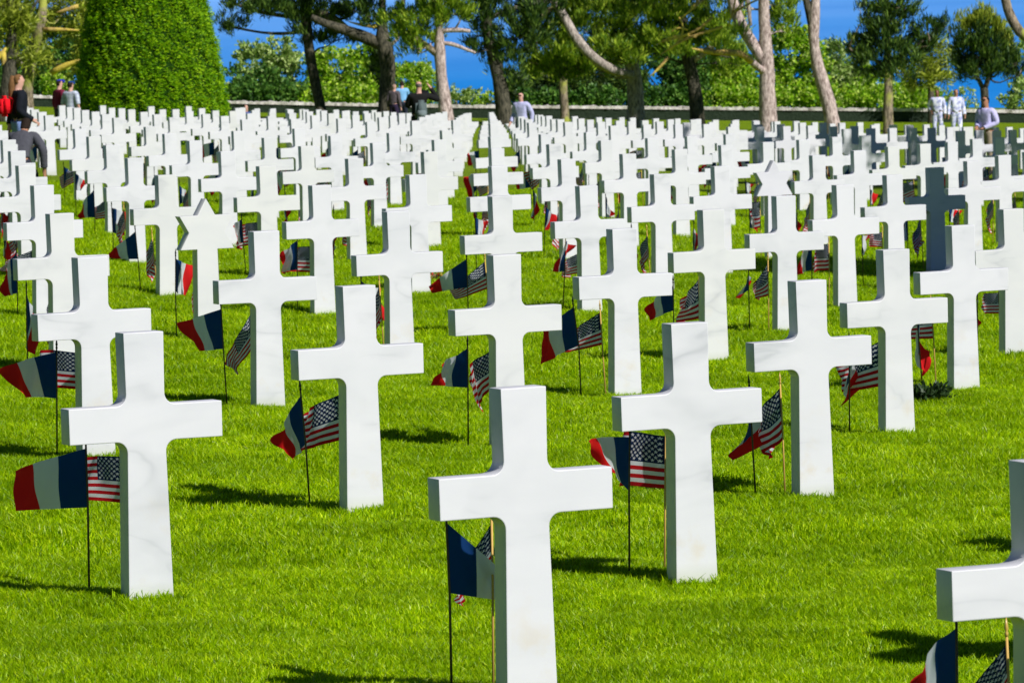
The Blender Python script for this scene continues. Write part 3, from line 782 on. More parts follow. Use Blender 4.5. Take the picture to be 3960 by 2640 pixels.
def build_tree(name, label, cat, base_px, Z, limbs, blobs, barkm, leafm, style, group=None, extra=None):
    g = on_land(base_px, Z); root = empty(name, g)
    first = True
    for lb in limbs:
        pts = []; rad = []
        for q in lb['p']:
            dz = q[3] if len(q) > 3 else 0.0
            pts.append(PX(q[0], q[1], Z + dz) - g); rad.append(q[2] * (Z + dz) / CPX)
        if len(rad) > 2 and lb.get('m') is M_BARK_GOLD: rad[-1] *= .35
        # subdivide and wobble a little
        P2 = []; R2 = []
        for k in range(len(pts) - 1):
            m_ = max(2, int((pts[k + 1] - pts[k]).length / .35))
            for s in range(m_):
                f = s / m_
                P2.append(pts[k].lerp(pts[k + 1], f) + (Vector((rng.gauss(0, 1), rng.gauss(0, 1), rng.gauss(0, .5))) * rad[k] * .10 if k + s > 0 else Vector()))
                R2.append(rad[k] * (1 - f) + rad[k + 1] * f)
        P2.append(pts[-1]); R2.append(rad[-1])
        # smooth
        for _ in range(2):
            P2 = [P2[0]] + [(P2[k - 1] + P2[k] * 2 + P2[k + 1]) / 4 for k in range(1, len(P2) - 1)] + [P2[-1]]
        if lb.get('trunk') or first:
            nm = 'trunk'
        else: nm = 'branch'
        if first:
            P2 = [P2[0] - Vector((0, 0, .5))] + P2; R2 = [R2[0] * 1.35] + [R2[0] * 1.12] + R2[1:]
            first = False
        tube(nm, P2, R2, 10, True, lb.get('m', barkm), root, True, .07)
    # twigs that carry the leaf masses
    for b in blobs[:16]:
        c0 = PX(b[0], b[1] + b[3] * .2, Z + (b[4] if len(b) > 4 else 0)) - g
        base_pts = [PX(q[0], q[1], Z + (q[3] if len(q) > 3 else 0)) - g for lb in limbs for q in lb['p'][1:]]
        s0 = min(base_pts, key=lambda p_: (p_ - c0).length + max(0, p_.z - c0.z) * 1.5)
        if (s0 - c0).length < .15: continue
        mid_ = s0.lerp(c0, .5) + Vector((rng.gauss(0, .12), rng.gauss(0, .12), rng.gauss(-.02, .10)))
        tube('branch', [s0, s0.lerp(mid_, .5) + Vector((0, 0, rng.gauss(0, .05))), mid_, c0], [.045, .038, .028, .012], 6, True, barkm, root, True, .05)
        for q in range(3):
            e_ = c0 + Vector((rng.gauss(0, b[2] * .45 * Z / CPX), rng.gauss(0, .3), rng.gauss(0, b[3] * .45 * Z / CPX)))
            tube('branch', [mid_.lerp(c0, .3 + .2 * q), (c0 + e_) / 2 + Vector((0, 0, .05)), e_], [.020, .014, .006], 5, False, barkm, root, True)
    if blobs: foliage('crown', blobs, Z, root, leafm, root, style)
    if extra:
        for (nm, bl, mt, st) in extra: foliage(nm, bl, Z, root, mt, root, st)
    tag(root, label, cat, group)
    return root

def build_hedge():
    Z = 172.0; g = on_land(348, Z); root = empty('clipped_yew', g)
    prof = [(-150, 335, 36), (-140, 336, 72), (-110, 337, 96), (-50, 338, 113), (0, 339, 127), (60, 341, 139), (120, 344, 150), (180, 346, 160), (230, 348, 166), (262, 350, 167), (345, 350, 164)]
    V = []; F = []; seg = 40
    rtv = Vector(right_w); fwv = Vector((fwd_w[0], fwd_w[1], 0)).normalized()
    sc_ = Z / CPX
    rings = []
    for (py, px, hw) in reversed(prof):
        c = PX(px, py, Z) - g; r = hw * sc_
        rings.append((c, r))
    for c, r in rings:
        for s in range(seg):
            th = 2 * math.pi * s / seg
            V.append(tuple(c + rtv * (r * math.cos(th)) + fwv * (r * math.sin(th))))
    for k in range(len(rings) - 1):
        for s in range(seg): F.append((k * seg + s, k * seg + (s + 1) % seg, (k + 1) * seg + (s + 1) % seg, (k + 1) * seg + s))
    me = np_mesh('hedge_core', np.array(V), np.array(F), True)
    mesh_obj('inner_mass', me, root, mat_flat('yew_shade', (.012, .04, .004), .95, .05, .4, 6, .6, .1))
    n = 80000; P = []; O = []
    zz = nrg.uniform(0, 1, n); th = nrg.uniform(0, 2 * math.pi, n)
    ks = zz * (len(rings) - 1.001); k0 = ks.astype(int); f = (ks - k0)[:, None]
    C_ = np.array([tuple(c) for c, r in rings]); R_ = np.array([r for c, r in rings])[:, None]
    cc = C_[k0] * (1 - f) + C_[k0 + 1] * f; rr = R_[k0] * (1 - f) + R_[k0 + 1] * f
    nd = np.cos(th)[:, None] * np.array(rtv) + np.sin(th)[:, None] * np.array(fwv)
    hgt = cc[:, 2:3]
    t2 = th[:, None]; lump = .06 * np.sin(hgt * 16 + 2.5 * np.sin(t2 * 7) + 1.3 * np.sin(t2 * 23 + hgt * 3)) + .05 * np.sin(t2 * 31 + hgt * 5 + 2 * np.sin(hgt * 2.3)) + .05 * np.sin(t2 * 9 + hgt * 7) + nrg.normal(size=(n, 1)) * .03
    P = cc + nd * (rr + lump - .02)
    P[:, 2] += nrg.uniform(-.2, .2, n)
    V, F = sprays(P, nd * .5 + np.cross(nd, [0, 0, 1]) * nrg.choice([-1, 1], (n, 1)) * .8, 4, .085, .011, .40, .05)
    mesh_obj('foliage', np_mesh('yew_foliage', V, F), root, M_YEW)
    tag(root, 'tall clipped yew with tapering sides and bright green face, rising out of the top', 'clipped tree')

def build_wreaths():
    for (px, py_, Z, nm, lab, cols, r_) in ((2136, 0, 37.6, 'wreath', 'dark leafy wreath lying on the grass left of a cross foot, red petals nearby', [(.012, .03, .008), (.04, .08, .02)], .055),
                                       (975, 0, 57.0, 'bouquet', 'small red, blue and yellow bouquet on the grass between far crosses', [(.6, .02, .02), (.05, .1, .5), (.7, .5, .1), (.1, .3, .05)], .09)):
        g = on_land(px, Z); n = 160; th = nrg.uniform(0, 2 * math.pi, n); rr = r_ * (1 + nrg.normal(size=n) * .22)
        P = np.stack([np.cos(th) * rr * 1.5, np.sin(th) * rr, nrg.uniform(.01, .07, n)], -1)
        V, F = sprays(P, np.stack([np.cos(th), np.sin(th), th * 0], -1) * .4, 3, .05, .010, .8, .5)
        o = mesh_obj(nm, np_mesh(nm, V, F), None, mat_leaf(nm + '_mix', cols + [cols[0]], .1)); o.location = g
        tag(o, lab, nm)

def build_wall():
    Z = 233.0
    tops = [(-120, 213), (140, 221), (520, 232), (720, 236), (1050, 242), (1250, 243), (1700, 247), (2100, 250), (2352, 254), (2480, 257)]
    g = on_land(1176, Z); root = empty('stone_wall', g)
    fwv = Vector((fwd_w[0], fwd_w[1], 0)).normalized()
    n = 420; bV = []; bF = []; cV = []; cF = []
    xs = np.linspace(-120, 2480, n); ys = np.interp(xs, [t[0] for t in tops], [t[1] for t in tops])
    prev = None
    for k in range(n):
        top = PX(xs[k], ys[k], Z); gz = float(land(top.x, top.y)) - .3
        h = top - g; capb = h.z - .11
        jz = nrg.normal() * .012
        for dz_, z_ in ((0, gz - g.z), (0, capb), (.45, capb), (.45, gz - g.z)):
            q = h + fwv * dz_; bV.append((q.x, q.y, z_ + (0 if z_ < capb - .01 else 0)))
        jt = nrg.normal() * .018
        for dz_, z_ in ((-.05, capb), (-.05, h.z + jt), (.50, h.z + jt), (.50, capb)):
            q = h + fwv * (dz_ + nrg.normal() * .012); cV.append((q.x, q.y, z_ + .003))
        if k:
            for s in range(4):
                a = (k - 1) * 4; b = k * 4
                bF.append((a + s, b + s, b + (s + 1) % 4, a + (s + 1) % 4)); cF.append((a + s, b + s, b + (s + 1) % 4, a + (s + 1) % 4))
    t = NT('wall_stone'); co = t.obj(); vor = t.n('ShaderNodeTexVoronoi'); t.link(co, vor.inputs['Vector']); vor.inputs['Scale'].default_value = 6
    nn = t.noise(co, 9, 4, .7)
    col = t.mix(nn, c4(.010, .022, .012), c4(.045, .062, .040))
    m1 = t.done(t.bsdf(col, .95, .1, nn, .8, .06))
    t = NT('coping_stone'); co = t.obj(); nn = t.noise(co, 3.5, 5, .7)
    m2 = t.done(t.bsdf(t.ramp(nn, [(.34, (.22, .19, .17)), (.45, (.55, .50, .46)), (.65, (.80, .75, .71))]), .9, .15, nn, .7, .05))
    mesh_obj('wall_face', np_mesh('wall_face', np.array(bV), np.array(bF)), root, m1)
    mesh_obj('coping', np_mesh('coping', np.array(cV), np.array(cF)), root, m2)
    tag(root, 'low dark wall with pale rough coping running behind the graves', 'wall')

def build_bush(name, label, base_px, Z, blobs, mat, style, group):
    g = on_land(base_px, Z); root = empty(name, g)
    b0 = blobs[0]
    for q in range(4):
        b = blobs[rng.randrange(len(blobs))]
        top = PX(b[0] + rng.uniform(-.4, .4) * b[2], b[1], Z) - g
        st = Vector((rng.uniform(-.2, .2), rng.uniform(-.2, .2), -.2))
        tube('stem', [st, st.lerp(top, .5) + Vector((rng.uniform(-.1, .1), rng.uniform(-.1, .1), 0)), top], [.05, .035, .012], 6, True, M_BARK_GREY, root)
    foliage('foliage', blobs, Z, root, mat, root, style)
    tag(root, label, 'bush', group)

def build_background():
    build_wall(); build_hedge(); build_wreaths()
    gp = 'wind-bent pines along the cliff top'
    # --- left pines behind the visitors
    build_tree('pine_tree', 'leaning pine with pale mossy trunk at far left behind the red-bag woman', 'tree', 70, 214,
        [dict(p=[(62, 262, 17), (60, 190, 15), (70, 130, 13, -.6), (88, 80, 12, -1.2), (98, 40, 11, -1.2), (100, -40, 8, -.8)], m=M_BARK_MOSS),
         dict(p=[(118, 168, 7, -1.6), (150, 150, 7, -1.8), (200, 134, 6, -2)], m=M_BARK_GOLD),
         dict(p=[(98, 68, 5, -1.6), (130, 68, 5, -1.8), (182, 70, 4, -1.8)], m=M_BARK_GOLD),
         dict(p=[(120, 150, 3), (170, 148, 3), (240, 150, 2)], m=M_BARK_DARK),
         dict(p=[(180, 14, 5, -1.8), (150, 24, 5, -1.8), (128, 30, 4, -1.8)], m=M_BARK_GOLD)],
        [(60, 30, 90, 42), (150, 20, 60, 40), (190, 70, 40, 50), (185, 130, 38, 45), (100, 90, 40, 26), (30, -40, 90, 40), (150, -60, 80, 50), (170, 165, 26, 20, 0, .6), (90, 150, 30, 16, 0, .6)],
        M_BARK_MOSS, M_PINE_OL, PINE, gp)
    build_tree('pine_tree', 'crooked pine on the left edge with thick lichen-gold branch stubs', 'tree', 12, 211,
        [dict(p=[(14, 262, 26), (24, 215, 22), (20, 150, 16), (30, 90, 12), (24, 30, 10), (20, -50, 8)], m=M_BARK_DARK),
         dict(p=[(22, 100, 6), (34, 120, 8), (50, 150, 8)], m=M_BARK_PINK),
         dict(p=[(-20, 144, 7, -1.5), (4, 126, 8, -1.6), (14, 110, 7, -1.6)], m=M_BARK_GOLD), dict(p=[(8, 122, 6, -1.6), (10, 140, 6, -1.6), (4, 152, 5, -1.6)], m=M_BARK_GOLD),
         dict(p=[(50, 66, 3), (60, 40, 3), (95, -10, 3)], m=M_BARK_DARK)],
        [(0, 20, 60, 50), (40, 60, 40, 36), (10, 130, 26, 30, 0, .6), (60, 120, 36, 22, 0, .7), (-20, -30, 60, 50)],
        M_BARK_DARK, M_PINE_OL, PINE, gp)
    # --- T1 .. T9
    build_tree('pine_tree', 'slender dark-trunked pine with flat foliage plates beside the clipped yew', 'tree', 742, 222,
        [dict(p=[(742, 300, 14), (738, 240, 12), (722, 190, 12), (712, 130, 12), (704, 70, 12), (698, 0, 11), (694, -80, 9)]),
         dict(p=[(706, 44, 5), (650, 38, 5), (600, 30, 5), (545, 10, 3), (505, 4, 2)]),
         dict(p=[(702, 72, 4), (650, 80, 4), (600, 76, 3), (560, 68, 3), (522, 60, 2)]),
         dict(p=[(706, 30, 8), (740, 30, 9), (770, 45, 10), (800, 70, 8)], m=M_BARK_MOSS)],
        [(600, 22, 90, 10), (540, 14, 34, 10), (520, 52, 26, 18), (545, 62, 24, 10), (690, 40, 46, 34), (730, 75, 44, 30), (660, 8, 70, 16), (760, 15, 50, 24), (700, -40, 120, 30), (590, -40, 60, 20), (780, -110, 110, 36), (640, -120, 100, 34), (806, 20, 34, 26), (770, 92, 36, 10)],
        M_BARK_DARK, M_PINE_DK, PINE_F, gp)
    build_tree('pine_tree', 'stout forked pine behind the man with the grey backpack', 'tree', 890, 220,
        [dict(p=[(884, 300, 20), (888, 240, 19), (892, 180, 19), (890, 130, 17), (878, 98, 18), (880, 40, 9), (878, -60, 8)]),
         dict(p=[(886, 108, 14), (850, 92, 15), (800, 72, 13), (752, 58, 10), (715, 40, 8)]),
         dict(p=[(884, 112, 5), (915, 95, 4), (925, 60, 4), (928, 0, 4), (926, -60, 3)], m=M_BARK_PINK),
         dict(p=[(866, 62, 5), (835, 60, 4), (800, 50, 3)], m=M_BARK_GOLD)],
        [(890, 130, 36, 34, 1, .8), (860, 40, 34, 18), (830, 20, 40, 18), (900, -40, 90, 36), (980, -120, 110, 36), (880, -130, 90, 34), (866, 175, 22, 36, 2, .8)],
        M_BARK_DARK, M_PINE_DK, PINE_F, gp)
    build_tree('pine_tree', 'pine with pink-grey trunk and olive crown just right of the backpack man', 'tree', 1018, 216,
        [dict(p=[(1028, 300, 19), (1022, 240, 16), (1014, 180, 13), (1010, 120, 13), (1008, 70, 9), (1004, -20, 8)], m=M_BARK_PINK),
         dict(p=[(1008, 128, 9), (985, 108, 8), (950, 88, 7), (920, 66, 5)], m=M_BARK_MOSS),
         dict(p=[(1014, 100, 5), (1040, 100, 5), (1065, 112, 4), (1092, 122, 3)], m=M_BARK_PINK),
         dict(p=[(1012, 72, 5), (1045, 68, 6), (1080, 72, 4)], m=M_BARK_PINK)],
        [(960, 40, 66, 30), (1000, 25, 60, 30), (940, 80, 50, 26), (985, 84, 40, 14), (1040, 20, 50, 30), (940, 108, 34, 14, 0, .7), (905, 50, 28, 20), (990, -40, 110, 36), (955, 122, 26, 12, 0, .6)],
        M_BARK_PINK, M_PINE, PINE_F, gp)
    build_tree('pine_tree', 'dark straight pine trunk beside the walking man in the pale shirt', 'tree', 1160, 219,
        [dict(p=[(1162, 305, 20), (1158, 250, 18), (1146, 180, 16), (1130, 110, 14), (1116, 50, 13), (1112, -60, 11)]),
         dict(p=[(1128, 88, 4), (1110, 80, 3), (1096, 84, 2)]),
         dict(p=[(1130, 40, 5), (1170, 20, 5), (1230, 6, 5), (1275, 4, 5)], m=M_BARK_GREY)],
        [(1105, 98, 30, 8), (1105, 108, 36, 9), (1170, 100, 44, 18), (1170, 150, 40, 30), (1120, 40, 60, 40), (1190, 60, 60, 40), (1230, 60, 50, 60), (1110, -30, 120, 40), (1200, -110, 130, 36), (1100, -130, 90, 30), (1240, 10, 50, 30), (1095, 122, 14, 6), (1180, 185, 30, 18, 0, .8)],
        M_BARK_DARK, M_PINE_DK, PINE_F, gp)
    build_tree('pine_tree', 'broad pine with a long grey limb slanting down across its dark crown', 'tree', 1460, 223,
        [dict(p=[(1464, 305, 24), (1460, 240, 20), (1458, 180, 18), (1450, 145, 15), (1436, 90, 12), (1428, 20, 10), (1425, -60, 8)], m=M_BARK_GREY),
         dict(p=[(1452, 172, 9, -1.2), (1410, 164, 11, -2.8), (1370, 140, 12, -4), (1330, 100, 12, -4.2), (1300, 50, 11, -4.2), (1280, 5, 10, -4), (1230, -40, 7, -3.6)], m=M_BARK_GREY),
         dict(p=[(1284, 8, 5, -4), (1250, 30, 5, -4), (1220, 60, 4, -4), (1192, 92, 3, -4)], m=M_BARK_MOSS),
         dict(p=[(1450, 168, 4), (1466, 150, 4), (1460, 130, 3)], m=M_BARK_MOSS)],
        [(1260, 110, 60, 50), (1330, 60, 60, 50), (1400, 40, 70, 50), (1300, 150, 60, 34), (1400, 110, 60, 30), (1480, 60, 60, 50), (1370, 160, 50, 14), (1460, 120, 50, 26), (1330, -20, 120, 50), (1480, -30, 90, 50), (1300, 10, 60, 40), (1230, 150, 34, 26)],
        M_BARK_GREY, M_PINE, PINE_F, gp, [('sunlit_crown', [(1330, 56, 44, 14, -3), (1404, 104, 54, 12, -3), (1500, 84, 54, 14, -3), (1570, 118, 44, 10, -3), (1290, 120, 34, 12, -3), (1236, 60, 40, 12, -3), (1450, 26, 56, 14, -3), (1380, 20, 40, 12, -3), (1340, 140, 30, 10, -3), (1640, 60, 40, 12, -3), (1660, 100, 40, 9, -3), (1220, 20, 40, 12, -3), (1540, 30, 50, 12, -3), (1450, 132, 34, 9, -3)], M_PINE, dict(PINE_F, dens=190)), ('shading_crown', [(1400, -80, 160, 40, -3.5, .6), (1560, -80, 100, 40, -4, .6), (1700, -90, 100, 36, -4, .6)], M_PINE_DK, PINE)])  # last crown group: unseen, above the frame, casts shade on the shrubs below
    build_tree('pine_tree', 'small pine with a short spotted stem below the long slanting limb', 'tree', 1293, 229,
        [dict(p=[(1296, 300, 11), (1298, 250, 10), (1294, 210, 10), (1292, 180, 10), (1300, 140, 7)], m=M_BARK_MOSS)],
        [(1300, 140, 44, 30), (1250, 160, 40, 24), (1340, 150, 30, 24), (1290, 168, 26, 12), (1210, 172, 22, 8)],
        M_BARK_MOSS, M_PINE, PINE_F, gp)
    build_tree('pine_tree', 'pine with a dark bent trunk left of the twin-stemmed tree', 'tree', 1600, 221,
        [dict(p=[(1604, 305, 20), (1600, 260, 17), (1594, 200, 15), (1584, 150, 15), (1570, 90, 14), (1562, 40, 12), (1560, -60, 11)]),
         dict(p=[(1590, 140, 8), (1620, 120, 8), (1648, 96, 7)], m=M_BARK_PINK)],
        [(1530, 90, 60, 30), (1480, 110, 50, 22), (1580, 90, 40, 30), (1560, 40, 80, 40), (1640, 40, 70, 40), (1640, 90, 50, 30), (1560, -30, 120, 40), (1700, 130, 34, 26, 1, .7), (1660, 140, 44, 30, 1, .8)],
        M_BARK_DARK, M_PINE, PINE_F, gp)
    build_tree('pine_tree', 'big twin-stemmed pine with pink-brown trunk and lichen-gold branch', 'tree', 1765, 214,
        [dict(p=[(1766, 305, 23), (1766, 260, 20), (1764, 200, 18), (1762, 150, 17), (1756, 80, 14), (1754, 0, 12), (1752, -100, 10)], m=M_BARK_PINK),
         dict(p=[(1762, 152, 15), (1740, 118, 14), (1712, 80, 14), (1690, 30, 13), (1676, -20, 12), (1660, -90, 10)], m=M_BARK_PINK),
         dict(p=[(1760, 166, 9, 0), (1745, 160, 8, -.3), (1722, 138, 8, -.8)], m=M_BARK_PINK),
         dict(p=[(1724, 140, 8, -.8), (1700, 118, 7, -1.6), (1660, 123, 7, -2.2), (1625, 119, 6, -1.3), (1590, 112, 4, -2.8)], m=M_BARK_GOLD),
         dict(p=[(1636, 40, 3.4499999999999997, -1.3), (1610, 66, 3.4499999999999997, -1.3), (1570, 84, 3.4499999999999997, -1.3), (1520, 98, 2.3, -1.3)], m=M_BARK_GOLD), dict(p=[(1660, 62, 3.4499999999999997, -1.3), (1600, 80, 3.4499999999999997, -1.3), (1560, 95, 3.4499999999999997, -1.3), (1515, 128, 2.3, -1.3)], m=M_BARK_GOLD),
         dict(p=[(1560, 40, 2.3, -1.3), (1574, 64, 2.3, -1.3), (1562, 92, 3.4499999999999997, -1.3), (1540, 116, 2.3, -1.3)], m=M_BARK_GOLD), dict(p=[(1535, 132, 3.4499999999999997, -1.3), (1512, 160, 3.4499999999999997, -1.3), (1490, 178, 2.3, -1.3)], m=M_BARK_GOLD),
         dict(p=[(1608, -10, 3.4499999999999997, -1.3), (1594, 20, 3.4499999999999997, -1.3), (1560, 46, 2.3, -1.3)], m=M_BARK_GOLD), dict(p=[(1690, -10, 2.3, -1.3), (1684, 30, 2.3, -1.3), (1672, 60, 2.3, -1.3)], m=M_BARK_GOLD),
         dict(p=[(1716, -30, 5), (1720, 20, 5), (1724, 60, 4)], m=M_BARK_GREY), dict(p=[(1580, 70, 2.3, -1.3), (1560, 60, 2.3, -1.3), (1540, 74, 2.3, -1.3)], m=M_BARK_GOLD), dict(p=[(1600, 86, 2.3, -1.3), (1570, 78, 2.3, -1.3), (1530, 88, 1.8399999999999999, -1.3), (1508, 104, 1.7249999999999999, -1.3)], m=M_BARK_GOLD)],
        [(1710, 74, 28, 8, -.4), (1790, 10, 40, 26, 1), (1700, 10, 40, 26, 1.5, .7), (1800, 60, 30, 40, 2), (1640, -60, 90, 40, -2), (1760, -70, 120, 50, -3), (1840, -80, 90, 40, -4)],
        M_BARK_PINK, M_PINE, PINE_F, gp)
    build_tree('bare_pine', 'tall sinuous grey trunk bare of foliage, against the bright bushes', 'tree', 1912, 216,
        [dict(p=[(1916, 305, 19), (1910, 270, 17), (1896, 210, 16), (1878, 150, 15), (1870, 110, 12), (1866, 60, 14), (1872, 10, 11), (1878, -60, 9)], m=M_BARK_PINK),
         dict(p=[(1866, 66, 10), (1858, 30, 9), (1848, -10, 8), (1836, -70, 7)], m=M_BARK_DARK)],
        [(1800, -60, 60, 30), (1880, -90, 80, 30)], M_BARK_PINK, M_PINE, PINE_F, gp)
    build_tree('pine_tree', 'young rounded dark pine on a thin straight stem', 'tree', 2040, 217,
        [dict(p=[(2042, 305, 13), (2040, 262, 12), (2042, 220, 10), (2038, 175, 10), (2040, 100, 7), (2042, 20, 5)], m=M_BARK_MOSS),
         dict(p=[(2040, 150, 5), (2080, 120, 4), (2130, 90, 3), (2170, 50, 2)], m=M_BARK_DARK), dict(p=[(2040, 160, 5), (2000, 130, 4), (1950, 110, 2)], m=M_BARK_DARK)],
        [(2035, 130, 76, 40), (2040, 80, 60, 44), (2020, 40, 44, 36), (2050, 10, 44, 36), (1985, 30, 22, 34, 0, .6), (1960, 110, 40, 26), (2100, 110, 44, 30), (2130, 74, 34, 22), (2166, 62, 22, 14), (1990, 165, 40, 18, 0, .7), (2060, 165, 50, 20), (2085, 20, 26, 20), (2040, -30, 40, 30)],
        M_BARK_MOSS, M_PINE_DK, PINE_F, gp)
    build_tree('pine_tree', 'dense dark pine with upright candle tips on the right, beside the sea', 'tree', 2258, 219,
        [dict(p=[(2262, 305, 9), (2262, 220, 9), (2260, 200, 9)], m=M_BARK_DARK), dict(p=[(2262, 206, 6), (2272, 180, 6), (2276, 120, 5)], m=M_BARK_DARK), dict(p=[(2260, 206, 6), (2248, 186, 5), (2230, 140, 4)], m=M_BARK_DARK)],
        [(2245, 120, 66, 48), (2250, 80, 50, 40), (2210, 160, 40, 24), (2280, 100, 44, 44), (2250, 160, 60, 24), (2210, 100, 34, 36), (2320, 150, 40, 20), (2350, 140, 30, 26), (2340, 172, 30, 8)],
        M_BARK_DARK, M_PINE_DK, PINE_F, gp,
        [('candle_tips', [(2228, 52, 6, 18, 0, 2), (2254, 40, 6, 24, 0, 2), (2272, 55, 6, 22, 0, 2), (2290, 66, 7, 26, 0, 2), (2304, 90, 7, 26, 0, 2), (2316, 105, 6, 24, 0, 2), (2242, 50, 5, 18, 0, 2), (2205, 62, 6, 16, 0, 2)], M_PINE_OL, dict(PINE_F, up=1.4))])
    build_tree('pine_tree', 'olive green pine half hidden between the two dark young pines', 'tree', 2140, 232,
        [dict(p=[(2140, 290, 9), (2140, 240, 8), (2136, 180, 6), (2140, 120, 4)])],
        [(2110, 150, 50, 30), (2140, 120, 36, 30), (2170, 150, 34, 26), (2120, 180, 54, 22), (2165, 184, 28, 14)], M_BARK_DARK, M_PINE_OL, PINE, gp)
    # overhanging branch in the top right corner, its tree stands outside the picture
    build_tree('leaning_pine', 'curved bare branch hanging into the top right corner', 'tree', 2560, 120,
        [dict(p=[(2620, 480, 60), (2600, 300, 50), (2560, 160, 40), (2480, 130, 26), (2400, 110, 14), (2352, 86, 12), (2330, 60, 12), (2312, 20, 11), (2304, -20, 10), (2300, -80, 8)], m=M_BARK_MOSS),
         dict(p=[(2560, 160, 30), (2580, 0, 28), (2600, -200, 24)], m=M_BARK_DARK)],
        [(2620, -200, 200, 90), (2520, -240, 160, 70), (2700, -160, 160, 80)], M_BARK_MOSS, M_PINE, dict(PINE, dens=40), gp)
    # --- bushes beyond the wall
    bg_ = 'leafy bushes growing beyond the wall'
    build_bush('bush', 'tall pale-tipped leafy bush next to the clipped yew', 590, 248,
        [(590, 150, 44, 50), (600, 200, 60, 40), (570, 120, 16, 24), (640, 130, 34, 40), (640, 180, 44, 50), (560, 215, 40, 24), (668, 120, 20, 34)], M_LEAF_PALE, BROAD, bg_)
    build_bush('bush', 'deep green bush in the dip below the pale-tipped one', 560, 245,
        [(610, 190, 34, 34), (580, 210, 50, 28), (650, 210, 60, 26), (540, 200, 24, 40)], M_LEAF_DK, BROAD, bg_)
    build_bush('bush', 'bright yellow-green bush between the slender pine and the stout forked pine', 800, 247,
        [(770, 160, 50, 50), (830, 170, 50, 54), (790, 210, 70, 36), (850, 130, 30, 30), (745, 200, 34, 44), (720, 150, 24, 40), (860, 205, 30, 36)], M_LEAF, BROAD, bg_)
    build_bush('bush', 'bright bush behind the man in the light blue shirt', 950, 249,
        [(930, 190, 34, 44), (960, 180, 34, 36), (985, 200, 30, 40), (950, 215, 50, 26), (973, 156, 8, 20), (940, 160, 16, 18)], M_LEAF, BROAD_F, bg_)
    build_bush('bush', 'low round bush against the sea right of the pink-grey trunk', 1060, 250,
        [(1060, 225, 26, 18), (1085, 222, 22, 16), (1110, 228, 26, 12), (1038, 222, 16, 22)], M_LEAF_PALE, BROAD_F, bg_)
    build_bush('bush', 'low bright bush close by the dark straight pine', 1120, 247,
        [(1128, 226, 20, 14), (1100, 232, 20, 8)], M_LEAF, BROAD_F, bg_)
    build_bush('evergreen_shrub', 'black-green shrub mass in shade below the broad pine', 1230, 246,  # dark evergreen needles, their colour also standing for shade under the canopy
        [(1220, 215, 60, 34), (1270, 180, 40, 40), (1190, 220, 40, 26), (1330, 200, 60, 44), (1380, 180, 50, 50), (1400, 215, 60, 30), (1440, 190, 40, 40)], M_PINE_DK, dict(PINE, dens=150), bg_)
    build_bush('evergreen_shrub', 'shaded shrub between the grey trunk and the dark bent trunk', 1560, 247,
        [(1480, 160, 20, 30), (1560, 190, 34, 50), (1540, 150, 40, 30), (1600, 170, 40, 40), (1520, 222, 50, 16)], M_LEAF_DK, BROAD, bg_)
    build_bush('bush', 'green bush between the dark bent trunk and the twin-stemmed pine', 1680, 248,
        [(1680, 190, 50, 50), (1640, 200, 34, 44), (1720, 200, 40, 40), (1690, 150, 40, 30), (1660, 225, 60, 20)], M_LEAF, BROAD, bg_)
    build_bush('bush', 'tall bright bush between the twin-stemmed pine and the sinuous trunk', 1830, 248,
        [(1820, 120, 44, 50), (1830, 170, 54, 50), (1810, 215, 50, 34), (1860, 210, 44, 34), (1850, 90, 40, 24), (1800, 80, 34, 40), (1875, 150, 30, 50)], M_LEAF, BROAD, bg_)
    build_bush('bush', 'pale-topped bush right of the sinuous trunk', 1940, 250,
        [(1920, 130, 26, 44), (1930, 170, 40, 40), (1960, 190, 50, 34), (1940, 215, 60, 26), (1965, 150, 30, 24)], M_LEAF_PALE, BROAD, bg_)
    build_bush('bush', 'low bright bush under the young rounded pine', 2070, 246,
        [(2010, 220, 50, 22), (2070, 215, 50, 28), (2120, 225, 40, 20), (2000, 190, 30, 26)], M_LEAF, BROAD, bg_)
    build_bush('bush', 'thin pale bush behind the two people in white uniforms', 2190, 248,
        [(2225, 225, 28, 22), (2180, 230, 26, 18), (2150, 225, 24, 20)], M_LEAF_PALE, dict(BROAD_F, dens=130), bg_)
    build_bush('bush', 'green bush at the right edge of the picture', 2335, 247,
        [(2345, 215, 30, 40), (2320, 235, 24, 16), (2352, 120, 16, 30, 0, .5)], M_LEAF_PALE, BROAD, bg_)
    build_bush('bush', 'leafy bush behind the couple in blue caps', 150, 246,
        [(130, 175, 44, 30), (110, 195, 40, 24), (190, 190, 40, 34), (60, 200, 50, 30), (20, 190, 40, 40), (150, 130, 60, 40)], M_LEAF_DK, BROAD, bg_)
    build_bush('bush', 'sunlit bush above the wall behind the red-bag woman', 140, 243,
        [(120, 185, 36, 18), (150, 195, 30, 16), (140, 215, 34, 12)], M_LEAF, BROAD_F, bg_)
    for k, (x0, x1, mt, wd_) in enumerate(((540, 700, M_LEAF_DK, 'deep green'), (700, 880, M_LEAF, 'bright green'), (1200, 1440, M_LEAF_DK, 'shaded'), (1470, 1640, M_LEAF_DK, 'dark leafy'),
                                   (1620, 1790, M_LEAF, 'sunny'), (1780, 1950, M_LEAF, 'lush'), (1950, 2130, M_LEAF, 'yellow-green'))):
        where = ['left of the slender pine', 'right of the slender pine', 'under the broad pine', 'under the dark bent trunk', 'left of the twin-stemmed pine', 'left of the sinuous trunk', 'under the young rounded pine'][k]
        build_bush('bush', 'low %s thicket along the wall, %s' % (wd_, where), (x0 + x1) / 2, 244, [(x, 222 + 8 * (x > 1100), 34, 26) for x in range(x0 + 20, x1, 38)], mt, dict(BROAD, dens=300), bg_)
